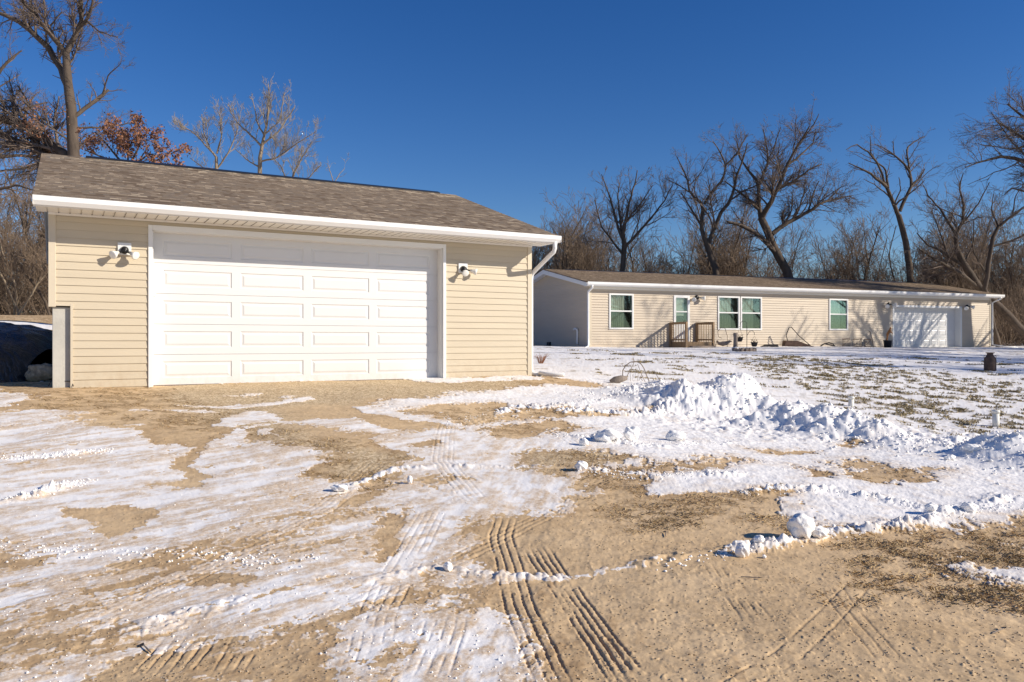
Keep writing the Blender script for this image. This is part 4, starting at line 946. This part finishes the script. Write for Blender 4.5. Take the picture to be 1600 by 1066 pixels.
def cable():
    p = place(83, 606); e = thing('wire_scrap', 'loop of thin black wire on the ground at the foot of the concrete stem wall', 'wire', p)
    S = p[1]/F; MB().tube([(-.07,0,.02),(-.03,0,.10),(.04,.02,.12),(.07,0,.03),(.02,-.06,.01),(.12,-.02,.10),(.28,0,.09),(.33,-.04,.02)],.006,5).build('wire', M['iron'], e)
    p = place(66, 592); o = clod('rock', 66, 596, .20, 'rounded tan rock beside the black sheeting at the left end of the garage', (1.2,.8,.75), 44, cat='rock'); o.data.materials[0] = M['pebble']
cable()
for i, (px, py, lb) in enumerate(((1172,905,'dark wilted leaf and twig on the bare dirt below the broken snow ridge'),(1560,990,'dark twig lying on the dirt at the lower right'),(1040,835,'pale stick lying on the dirt left of the snowball'),(230,1012,'small dark leaf on the bare patch at lower left'))):
    p = place(px, py); e = thing('twig', lb, 'twig', (p[0], p[1], p[2]+.006), i*.9)
    MB().tube([(-.05,.02,0),(0,0,.004),(.05,-.02,.006)],[.003,.004,.002],5).build('stick', M['grey_wood'], e)
    MB().face((.04,-.02,.004),(.06,-.03,.012),(.075,-.01,.004),(.05,.0,.006)).build('leaf', M['iron'], e)

# ------------------------------------------------------------------ trees
def bulk(name, sets, m, parent, sides=None):
    """sets: list of (P[N,n,3], R[N,n]) -> one mesh of tapered tubes"""
    Vs = []; Fs = []; off = 0
    for P, Rr, k in sets:
        if len(P) == 0: continue
        N, n, _ = P.shape; T = np.gradient(P, axis=1); T /= np.linalg.norm(T, axis=2, keepdims=True)+1e-9
        ref = np.where(np.abs(T[...,2:3]) > .9, np.array([1.,0,0]), np.array([0,0,1.])); ref = np.repeat(ref[:,:1], n, 1)
        a = np.cross(T, ref); a /= np.linalg.norm(a, axis=2, keepdims=True)+1e-9; b = np.cross(a, T)
        an = np.arange(k)*2*math.pi/k
        V = P[:,:,None]+(a[:,:,None]*np.cos(an)[None,None,:,None]+b[:,:,None]*np.sin(an)[None,None,:,None])*Rr[:,:,None,None]
        i0 = (np.arange(N)*n*k)[:,None,None]+(np.arange(n-1)*k)[None,:,None]; j = np.arange(k)[None,None,:]; j2 = (j+1) % k
        Fs.append((np.stack([i0+j,i0+j2,i0+k+j2,i0+k+j],-1).reshape(-1,4)+off)); Vs.append(V.reshape(-1,3)); off += N*n*k
    return raw(name, np.concatenate(Vs), np.concatenate(Fs), m, parent, True)
def norm(v): return v/(np.linalg.norm(v, axis=-1, keepdims=True)+1e-9)
def spawn(P, Rr, per_m, lfr, ang, up, wob, npts, tmin=.15, lmax=3., lmin=.15, rf=.55, tip=.25, g=rng, stub=.0):
    N, n, _ = P.shape; L = np.linalg.norm(np.diff(P, axis=1), axis=2).sum(1)
    cnt = np.maximum(1, g.poisson(L*per_m)); idx = np.repeat(np.arange(N), cnt); K = len(idx)
    t = g.uniform(tmin, 1, K); q = t*(n-1); i = np.minimum(q.astype(int), n-2); f = (q-i)[:,None]
    b = P[idx,i]*(1-f)+P[idx,i+1]*f; T = norm(P[idx,i+1]-P[idx,i]); r0 = Rr[idx,i]*(1-f[:,0])+Rr[idx,i+1]*f[:,0]
    rv = norm(g.normal(0,1,(K,3))); pe = norm(np.cross(T, rv)); a = R(1)*g.uniform(ang[0], ang[1], K)[:,None]
    d = norm(T*np.cos(a)+pe*np.sin(a)+np.array([0,0,up])); Lc = np.clip(L[idx]*g.uniform(lfr[0], lfr[1], K)*(1.15-.6*t), lmin, lmax)
    pts = [b]; step = (Lc/(npts-1))[:,None]
    for s in range(npts-1):
        pts.append(pts[-1]+d*step); d = norm(d+g.normal(0,wob,(K,3))+np.array([0,0,up*.25]))
    r1 = np.maximum(r0*rf*g.uniform(.7,1.1,K), .0035); Rc = r1[:,None]*np.linspace(1, tip, npts)[None]
    return np.stack(pts,1), Rc
def resample(pl, n=9):
    pl = np.asarray(pl, float); d = np.r_[0, np.cumsum(np.linalg.norm(np.diff(pl[:,:3], axis=0), axis=1))]; t = np.linspace(0, d[-1], n)
    return np.stack([np.interp(t, d, pl[:,c]) for c in range(4)], 1)
def authored_tree(name, label, px0, Y, limbs, bark='bark', twig='twig', dens=1.0, seed=1, leaves=0, leaf_box=None, group=None, fineness=1.0, up=.05, cat='tree', spread=.55, tw=1.0, lv1=1.0, thick=1.0):
    """limbs: list of polylines [(px, py, r_px)...] read off the photograph at distance Y; the first is the trunk"""
    g = np.random.default_rng(seed); S = Y/F; bx = (px0-800)*S; bz = float(terrain(np.array([bx]), np.array([Y]))[0])
    e = thing(name, label, cat, (bx, Y, bz), 0, group); Ps = []; Rs = []
    for k, l in enumerate(limbs):
        a = np.array([((p[0]-px0)*S, 0, (533-p[1])*S+CH-bz, p[2]*S*.72*thick) for p in l], float)
        if k == 0: a[0,2] = -.3
        # give limbs real depth
        d = np.r_[0, np.cumsum(np.linalg.norm(np.diff(a[:,[0,2]], axis=0), axis=1))]
        if k: 
            prev = np.concatenate(Ps); nearest = prev[np.argmin((prev[:,0]-a[0,0])**2+(prev[:,2]-a[0,2])**2)]
            sl = g.uniform(-spread, spread); a[:,1] = nearest[1] + sl*d + .15*np.sin(d*1.3+seed+k)-.15*math.sin(seed+k)
        q = resample(a, 11); w = g.normal(0, .018*d[-1]/4, (11,3)); w[0] = 0; w[-1] = 0; q[:,:3] += w
        Ps.append(q[:,:3]); Rs.append(q[:,3])
    P = np.array(Ps); Rr = np.array(Rs); 
    big = [(P, Rr*np.linspace(1.0,1.0,11)[None], 8)]
    src = P[1:] if len(P) > 1 else P; srr = Rr[1:] if len(P) > 1 else Rr
    p1, r1 = spawn(src, srr, 2.6*dens*lv1, (.2,.55), (25,65), up, .16, 7, .12, 3.2, .5, .5, .3, g)
    p2, r2 = spawn(p1, r1, 3.8*dens, (.3,.6), (25,60), up, .2, 6, .15, 1.8, .25, .6, .4, g)
    p3, r3 = spawn(p2, r2, 6.2*dens*fineness, (.4,.9), (20,55), up, .2, 4, .15, 1.1, .15, .7, .5, g)
    p4, r4 = spawn(src, srr, 3*dens, (.06,.2), (30,80), up, .2, 5, .05, 1.4, .2, .22, .4, g)
    mt = .0052*Y/50+.001; 
    for r_ in (r1, r2, r3, r4): np.maximum(r_, mt*tw, out=r_)
    bulk('trunk', [(P[:1], Rr[:1], 12)], M[bark], e)
    bulk('limbs', [(P[1:], Rr[1:], 8)] if len(P) > 1 else [(p1[:2], r1[:2], 5)], M[bark], e)
    bulk('crown', [(p1,r1,5),(p2,r2,3),(p3,r3,3),(p4,r4,3)], M[twig], e)
    if leaves:
        tips = np.concatenate([p2[:,-1], p3[:,-1], p3[:,-2], p3[:,1], p4[:,-1]]); 
        if leaf_box is not None:
            u = tips[:,0]/S+px0; v = 533-(tips[:,2]+bz-CH)/S; w_ = (u > leaf_box[0])&(u < leaf_box[2])&(v > leaf_box[1])&(v < leaf_box[3]); tips = tips[w_]
        if len(tips):
            c = tips[g.integers(0, len(tips), leaves)]+g.normal(0,.06,(leaves,3)); a = norm(g.normal(0,1,(leaves,3))); b = norm(np.cross(a, g.normal(0,1,(leaves,3)))); l = g.uniform(.025,.055,leaves)[:,None]
            V = np.stack([c-a*l, c+b*l*.55, c+a*l+np.cross(a,b)*l*.3, c-b*l*.55],1).reshape(-1,3)
            raw('leaves', V, np.arange(leaves*4).reshape(-1,4), M['leaf'], e)
    return e
authored_tree('oak_tree','tall dark forked oak rising behind the left end of the garage roof',122,26,[
 [(122,500,14),(120,300,12.5),(117,240,11),(112,190,10),(108,140,9),(105,100,7.5),(103,80,6.5)],
 [(108,140,7.5),(90,105,6.5),(65,70,6),(30,35,5),(0,18,4),(-45,0,3)],[(103,84,5.5),(80,50,4.5),(55,15,3.5),(40,-25,3)],
 [(103,84,6),(118,58,5),(133,32,4.5),(133,0,4),(142,-45,3)],[(126,44,3.5),(140,36,3),(152,22,2.5),(165,-5,1.5)],[(28,34,3),(34,15,2.5),(32,-20,2)],
 [(116,185,4),(133,165,4),(148,145,3.6),(155,132,2.5)],[(150,140,1.8),(165,115,1.2),(190,100,.7)],
 [(119,262,11),(95,240,10),(60,216,9),(30,195,8),(0,180,8),(-50,165,6)],[(117,280,7),(66,244,5.5),(30,222,5),(0,209,4.5),(-40,190,3)],[(66,246,3),(35,262,2.2),(0,272,1.5)],
 [(140,36,2),(170,60,1.4),(205,75,.9)],[(112,200,2.5),(150,195,1.6),(190,180,1)],[(10,182,3),(20,150,2),(0,120,1.5)],[(60,70,2.5),(60,40,2),(85,10,1.2)],[(60,216,2.5),(50,190,2),(20,160,1.2)],[(115,225,2),(85,200,1.6),(60,165,1)]],
 dens=1.9, thick=1.08, seed=4, leaves=900, leaf_box=(40,170,150,262), fineness=1.2)
authored_tree('wide_oak','twiggy bare tree filling the sky at the far left edge behind the dark oak',-60,34,[
 [(-60,500,12),(-60,300,10),(-55,230,8),(-50,180,7)],[(-52,190,5),(-20,140,3.6),(15,100,2.2),(35,80,1.2)],[(-55,230,5),(-15,200,4),(25,165,2.4),(55,150,1.2)],[(-58,260,5),(-10,245,3.6),(35,240,2.2),(70,225,1.2)],[(-50,180,5),(-35,100,3),(-5,50,1.6)],[(-58,290,4),(-10,300,3),(30,290,2),(60,300,1)],[(-15,200,2.4),(10,215,1.8),(45,205,1)]],
 bark='bark', twig='brush', dens=1.1, thick=1.2, seed=6, up=.15, spread=.35)
authored_tree('young_oak','small oak still holding rust brown leaves behind the garage ridge',200,22,[
 [(200,480,6),(200,330,5),(198,270,4),(200,250,3)],[(199,265,3),(180,242,2.2),(158,218,1.5),(140,203,1)],[(199,266,3),(215,242,2),(225,225,1.4),(222,210,1)],[(198,275,3),(230,255,2.2),(255,240,1.5),(272,232,1)],
 [(198,270,2.5),(170,250,2),(140,238,1.2)],[(200,250,2),(203,225,1.5),(195,203,1)],[(205,265,2),(240,245,1.5),(262,250,1)],[(198,285,2),(215,262,1.6),(238,228,1)]],
 dens=1.5, seed=9, leaves=3400, spread=.3, twig='twig')
authored_tree('ash_tree','pale barked bare tree with fine upright twigs above the middle of the garage roof',408,38,[
 [(408,470,7),(408,340,5.5),(407,280,5),(407,240,4.2),(412,215,3)],[(412,217,3),(419,190,2.2),(424,160,1.4),(426,138,.8)],[(408,228,2.6),(388,208,1.9),(368,190,1.3),(352,165,.8)],[(410,226,2.4),(436,208,1.7),(452,185,1.1),(462,168,.7)],
 [(408,252,2.2),(440,248,1.7),(470,228,1.1),(500,212,.7)],[(413,212,2),(400,190,1.5),(392,160,.9),(388,148,.6)],[(407,262,2),(385,250,1.3),(360,228,.8)],[(414,210,1.8),(438,190,1.3),(450,150,.8)]],
 bark='bark_pale', twig='twig_pale', dens=1.5, seed=12, up=.4, fineness=1.5, spread=.35)
authored_tree('maple_tree','bare branching tree left of the pale ash above the garage roof',340,40,[
 [(340,470,6),(340,340,5),(340,270,4),(338,245,3)],[(338,246,2.4),(322,228,1.8),(300,205,1.2),(275,190,.7)],[(339,240,2.2),(345,215,1.6),(340,185,1),(335,166,.6)],[(340,262,2),(360,240,1.5),(372,210,1),(380,185,.6)],[(340,265,1.8),(310,258,1.3),(285,240,.8)],[(330,236,1.6),(315,205,1.1),(310,175,.6)]],
 bark='bark_pale', twig='twig_pale', dens=1.6, seed=14, up=.35, fineness=1.2, spread=.4)
authored_tree('scrub_tree','low spreading pale scrub tree right of the ash above the garage roof',450,37,[
 [(440,470,4),(445,340,3),(450,300,2.4),(455,280,2)],[(455,282,1.8),(475,250,1.3),(492,225,.8)],[(452,290,1.8),(440,262,1.2),(425,245,.8)],[(455,280,1.5),(463,250,1),(468,225,.6)],[(450,296,1.6),(485,278,1.2),(505,262,.7)]],
 bark='bark_pale', twig='twig_pale', dens=1.7, seed=15, up=.3, spread=.4)
authored_tree('sapling','thin bare sapling top showing just above the garage ridge near its middle',522,36,[
 [(522,470,2.4),(522,340,1.8),(520,300,1.4),(521,285,1.2)],[(521,286,1),(515,268,.8),(508,252,.5)],[(521,288,1),(530,272,.8),(538,262,.5)]],
 bark='bark_pale', twig='twig_pale', dens=1.0, seed=16, up=.3, spread=.3)
authored_tree('elm_tree','bare fan shaped tree with upright limbs behind the left part of the house roof',973,52,[
 [(971,520,7),(971,440,6),(975,396,5.5),(973,365,5)],[(973,368,4),(978,340,3),(985,310,2.2),(993,285,1.5),(996,266,1)],[(972,372,3.6),(963,345,2.6),(955,307,1.8),(947,285,1.2),(941,270,.8)],[(974,392,4),(990,372,3),(1011,349,2.4),(1034,318,1.6),(1047,293,1)],
 [(972,366,3),(970,330,2),(968,300,1.4),(972,280,.8)],[(975,400,3),(955,378,2.2),(935,355,1.5),(925,320,1)],[(978,345,2),(1000,320,1.3),(1020,290,.8)]],
 dens=1.05, seed=21, up=.25, spread=.4)
authored_tree('forked_tree','V forked bare tree with sinuous limbs behind the entry door part of the roof',1115,50,[
 [(1123,525,8),(1121,430,7),(1107,388,6.5),(1100,368,6)],[(1100,370,5),(1095,350,4.2),(1102,320,3.6),(1080,302,2.6),(1072,275,1.8),(1058,244,1)],[(1102,318,3.5),(1116,297,2.8),(1131,278,2.4),(1131,257,2),(1120,238,1.4),(1110,226,.8)],
 [(1107,380,5),(1123,339,4),(1140,315,3.4),(1145,291,2.8),(1158,255,2),(1166,225,1.2)],[(1095,350,2.5),(1080,325,1.8),(1066,300,1.2)],[(1131,262,2),(1150,240,1.5),(1165,212,.9)],[(1141,313,2),(1160,300,1.5),(1185,290,1)],[(1078,300,1.6),(1060,285,1.2),(1045,275,.7)]],
 dens=1.0, seed=23, spread=.45)
authored_tree('leaning_oak','largest bare oak, its trunk leaning left over the middle of the house roof',1230,50,[
 [(1262,530,12),(1234,432,10),(1218,402,9),(1202,370,8.5),(1189,340,7.5)],[(1189,342,6),(1200,318,5),(1206,300,4.4),(1218,265,3.2),(1229,240,2.2),(1240,215,1.3)],[(1189,342,5.5),(1187,310,4.5),(1192,281,3.8),(1180,265,2.8),(1165,240,1.8),(1160,212,1)],
 [(1187,328,3.5),(1168,310,2.8),(1152,299,2),(1130,285,1.2)],[(1193,283,3.4),(1207,245,2.4),(1200,220,1.5),(1194,200,.9)],[(1206,366,5.5),(1221,355,5),(1240,344,4.4),(1267,330,3.6),(1287,316,2.8),(1316,307,2),(1345,300,1.1)],
 [(1206,300,3.4),(1230,290,2.6),(1255,270,1.8),(1275,262,1)],[(1218,266,2.8),(1240,250,2),(1262,228,1.3),(1270,205,.8)],[(1215,398,6),(1185,372,5),(1155,354,4),(1130,350,2.4)],[(1266,330,2),(1275,300,1.5),(1285,280,.9)],[(1192,281,2.4),(1215,228,1.6),(1225,195,.9)],[(1300,311,1.8),(1325,290,1.2),(1335,280,.7)],[(1228,240,1.8),(1250,210,1.2),(1255,196,.7)]],
 dens=1.15, seed=27, spread=.5, fineness=1.1)
authored_tree('dead_tree','gaunt Y shaped bare tree standing alone behind the attached garage roof',1414,48,[
 [(1428,530,7.5),(1424,438,6.8),(1418,397,6.4),(1413,365,6),(1404,336,5.5)],[(1404,338,4.6),(1395,319,4.2),(1377,296,3.6),(1346,279,2.6),(1325,270,1.6),(1309,264,.9)],[(1379,298,2.8),(1374,268,2),(1360,258,1.3),(1350,240,.8)],[(1376,295,2.8),(1357,267,2.2),(1340,249,1.8),(1316,237,1.2),(1300,247,.7)],
 [(1406,330,4),(1418,304,3.6),(1427,287,3.2),(1426,262,2.8),(1404,238,1.8),(1385,228,1.2),(1372,222,.8)],[(1426,260,2.4),(1430,226,1.8),(1447,212,1.3),(1468,202,.8)],[(1427,288,2.6),(1440,278,2.2),(1450,262,1)],[(1404,238,1.2),(1407,215,.8)],[(1395,318,1.8),(1403,298,1.2),(1398,280,.8)],[(1341,250,1.3),(1338,225,.7)]],
 dens=.62, seed=31, spread=.35, up=.08, lv1=1.15)
authored_tree('willow_tree','bare tree with a long leaning trunk coming down at the right end of the house',1540,48,[
 [(1640,560,10),(1600,521,9),(1550,470,8.5),(1528,449,8),(1511,418,6.8),(1495,390,6)],[(1495,392,5),(1488,364,4),(1497,350,3.4),(1497,325,2.6),(1491,296,1.7),(1494,275,.9)],[(1489,368,3.2),(1474,331,2.2),(1459,302,1.3),(1455,285,.8)],[(1526,449,5.5),(1500,432,4.6),(1479,421,4),(1438,406,2.6),(1410,395,1.4)],
 [(1512,420,3.6),(1476,394,3),(1450,383,2),(1430,365,1)],[(1498,350,2),(1520,320,1.4),(1530,290,.8)],[(1508,412,2.4),(1525,380,1.6),(1530,340,.9)]],
 dens=.95, seed=33, spread=.4)
authored_tree('side_tree','slender bare tree curving up to the right behind the right corner of the house',1550,47,[
 [(1563,550,6),(1550,500,5.5),(1538,452,5),(1549,383,4.2),(1560,354,3.6)],[(1560,355,3.2),(1578,338,2.6),(1593,327,2),(1625,305,1.2)],[(1550,385,2.8),(1585,375,2),(1620,355,1.2)],[(1560,356,2),(1556,325,1.4),(1562,300,.8)],[(1540,430,2.4),(1520,395,1.6),(1515,370,.9)],[(1578,338,1.6),(1575,310,1),(1590,280,.6)]],
 dens=1.0, seed=35, spread=.4)
authored_tree('edge_oak','wide bare oak reaching in from the right edge of the view',1690,42,[
 [(1700,560,16),(1695,450,14),(1690,380,12),(1685,320,11)],[(1686,330,8),(1650,280,6),(1600,258,4.6),(1564,247,3.6),(1543,250,2.8),(1520,260,1.8),(1487,270,1)],[(1685,320,7),(1640,255,5),(1600,228,3.6),(1565,210,2.4),(1535,198,1.3)],[(1686,320,7),(1660,230,5),(1610,185,3),(1580,160,1.5)],
 [(1690,370,5),(1640,320,3.6),(1600,306,2.6),(1560,300,1.6),(1545,312,.9)],[(1600,228,2.4),(1570,240,1.6),(1510,235,.9)],[(1685,320,7),(1700,220,5),(1720,150,3)],[(1690,350,6),(1740,280,4),(1790,230,2)],[(1600,258,2.2),(1575,225,1.6),(1550,175,.9)],[(1610,186,2),(1595,150,1.1)]],
 dens=1.1, seed=37, spread=.4)

# prototypes for the woodland behind, then copies sharing mesh data
def wood_tree(name, label, h, seed, bark='bark', twig='brush', stems=1, loc=(0,0,0), group=None, dens=1.0, lean=.15, minr=.013, tk=1.0):
    g = np.random.default_rng(seed); e = thing(name, label, 'tree', loc, 0, group); P = []; Rr = []
    for k in range(stems):
        d = norm(np.array([g.normal(0,lean+.12*(stems > 1)), g.normal(0,lean+.12*(stems > 1)), 1.])); p = [np.array([g.normal(0,.25)*(stems > 1), g.normal(0,.25)*(stems > 1), -.2])]
        for s in range(8): p.append(p[-1]+d*h/8); d = norm(d+g.normal(0,.16,3)+np.array([0,0,.12]))
        P.append(np.array(p)); Rr.append(np.linspace(.0125*h*tk, .0028*h*tk, 9)*g.uniform(.7,1.1))
    P = np.array(P); Rr = np.array(Rr)
    p1, r1 = spawn(P, Rr, 1.9*dens, (.22,.5), (25,60), .3, .18, 7, .18, h*.42, .5, .6, .3, g)
    p2, r2 = spawn(p1, r1, 2.2*dens, (.3,.65), (25,60), .22, .2, 5, .1, 2.2, .4, .6, .4, g)
    p3, r3 = spawn(p2, r2, 3.0*dens, (.4,.8), (20,60), .2, .2, 4, .1, 1.1, .25, .7, .5, g)
    for r_ in (r1, r2, r3): np.maximum(r_, minr*.7, out=r_)
    bulk('trunk', [(P,Rr,7)], M[bark], e); bulk('crown', [(p1,r1,4),(p2,r2,3),(p3,r3,3)], M[twig], e); return e
protos = []
specs = [(8.2,1,'bark'),(9.5,2,'bark'),(7.0,3,'bark_pale'),(8.8,1,'bark'),(6.0,4,'bark_pale'),(10.0,1,'bark')]
L1 = 'thin bare tree in the tangled brown woodland behind the house and garage'
GR = 'bare trees of the woodland edge'
spots = []
gsp = np.random.default_rng(77)
for i in range(150):
    px = gsp.uniform(835, 1690); Y = gsp.uniform(56, 76); spots.append((px, Y, gsp.uniform(.72,1.12)))
for i in range(34):
    px = gsp.uniform(-170, 150); Y = gsp.uniform(40, 58); spots.append((px, Y, gsp.uniform(.75,1.15)))
for i in range(34):
    px = gsp.uniform(150, 850); Y = gsp.uniform(48, 62); spots.append((px, Y, gsp.uniform(.6,.85)))
for k, (h, st, bk) in enumerate(specs):
    protos.append(wood_tree('bare_tree', L1, h, 100+k, bk, 'brush', st, group=GR, dens=1.0))
used = [False]*len(protos)
for i, (px, Y, s) in enumerate(spots):
    k = i % len(protos); o = protos[k] if not used[k] else copy_tree(protos[k]); used[k] = True
    x = (px-800)/F*Y; o.location = (x, Y, float(terrain(np.array([x]), np.array([Y]))[0])); o.rotation_euler = (0,0,gsp.uniform(0,6.28)); o.scale = (s,s,s*gsp.uniform(.9,1.1))
# trees outside the right of the view that shade the house front and the yard
SH = [(34.2,39.0,13,0),(29.5,36.2,12,0),(32,38.0,13,0),(37,38,13,0),(30,27,12,0),(34,30,12,0),(28,22,10,0),(38,26,13,0),(33,21,12,0),(25.5,20.5,11,0),(27.5,25,12,0),(26.5,30.5,11,0),(40,32,14,0)]
for i, (x, y, h, _) in enumerate(SH):
    wood_tree('yard_tree', 'bare yard tree right of the house, its shadow falling on the snow', h, 300+i, 'bark', 'twig', 1, (x, y, float(terrain(np.array([x]), np.array([y]))[0])), 'shade trees right of the yard', .75, .12, .014, 1.45)
# undergrowth: one mass
def undergrowth():
    g = np.random.default_rng(5); n = 9000
    px = np.r_[g.uniform(830,1720,11000), g.uniform(-250,850,6500)]; Y = np.r_[g.uniform(50,74,11000), g.uniform(44,60,6500)]; x = (px-800)/F*Y
    keep = ~inside(x, Y, HO, 26, 9, .8); x, Y = x[keep], Y[keep]; n = len(x); z = terrain(x, Y)
    d = norm(np.c_[g.normal(0,.45,n), g.normal(0,.45,n), np.ones(n)]); L = g.uniform(1.0,5.2,n); P = [np.c_[x,Y,z-.1]]
    for s in range(5): P.append(P[-1]+d*(L/5)[:,None]); d = norm(d+g.normal(0,.28,(n,3)))
    P = np.stack(P,1); Rr = np.maximum(g.uniform(.008,.028,n),.009)[:,None]*np.linspace(1,.45,6)[None]
    p2, r2 = spawn(P, Rr, .9, (.3,.6), (25,70), .1, .25, 4, .2, 1.4, .3, .7, .6, g); np.maximum(r2, .007, out=r2)
    o = bulk('undergrowth', [(P,Rr,3),(p2,r2,3)], M['brush'], None); tag(o, 'dense brown leafless undergrowth along the edge of the woods', 'undergrowth', kind='stuff')
undergrowth()

# ------------------------------------------------------------------ sky, sun, camera
SUN = Vector((.964, -.266, 0)).normalized(); EL = R(25.5)
sd = Vector((SUN.x*math.cos(EL), SUN.y*math.cos(EL), math.sin(EL)))
w = bpy.data.worlds.new('World'); scene.world = w; w.use_nodes = True; nt = w.node_tree
bg = nt.nodes['Background']; sky = nt.nodes.new('ShaderNodeTexSky'); sky.sky_type = 'NISHITA'; sky.sun_disc = False
sky.sun_elevation = EL; sky.sun_rotation = math.atan2(SUN.x, SUN.y); sky.altitude = 300; sky.air_density = 1.0; sky.dust_density = 0.0; sky.ozone_density = 4.0
hs = nt.nodes.new('ShaderNodeHueSaturation'); hs.inputs['Saturation'].default_value = 1.28; hs.inputs['Hue'].default_value = .514; hs.inputs['Value'].default_value = 1.0
nt.links.new(sky.outputs[0], hs.inputs['Color']); nt.links.new(hs.outputs[0], bg.inputs['Color']); bg.inputs['Strength'].default_value = .086
l = bpy.data.lights.new('sun', 'SUN'); l.energy = 4.8; l.angle = R(.53); l.color = (1,.912,.78)
lo = link(bpy.data.objects.new('sun', l)); lo.rotation_euler = (-sd).to_track_quat('-Z', 'Y').to_euler(); lo.location = (30,-10,30)
cam = bpy.data.cameras.new('camera'); cam.sensor_width = 36; cam.lens = 36*F/1600; cam.clip_end = 6000; cam.clip_start = .05
co = link(bpy.data.objects.new('camera', cam)); co.location = (0,0,CH); co.rotation_euler = (math.pi/2,0,0); scene.camera = co
vs = scene.view_settings; vs.view_transform = 'Standard'; vs.look = 'None'; vs.exposure = .27; vs.gamma = 1; vs.use_curve_mapping = False
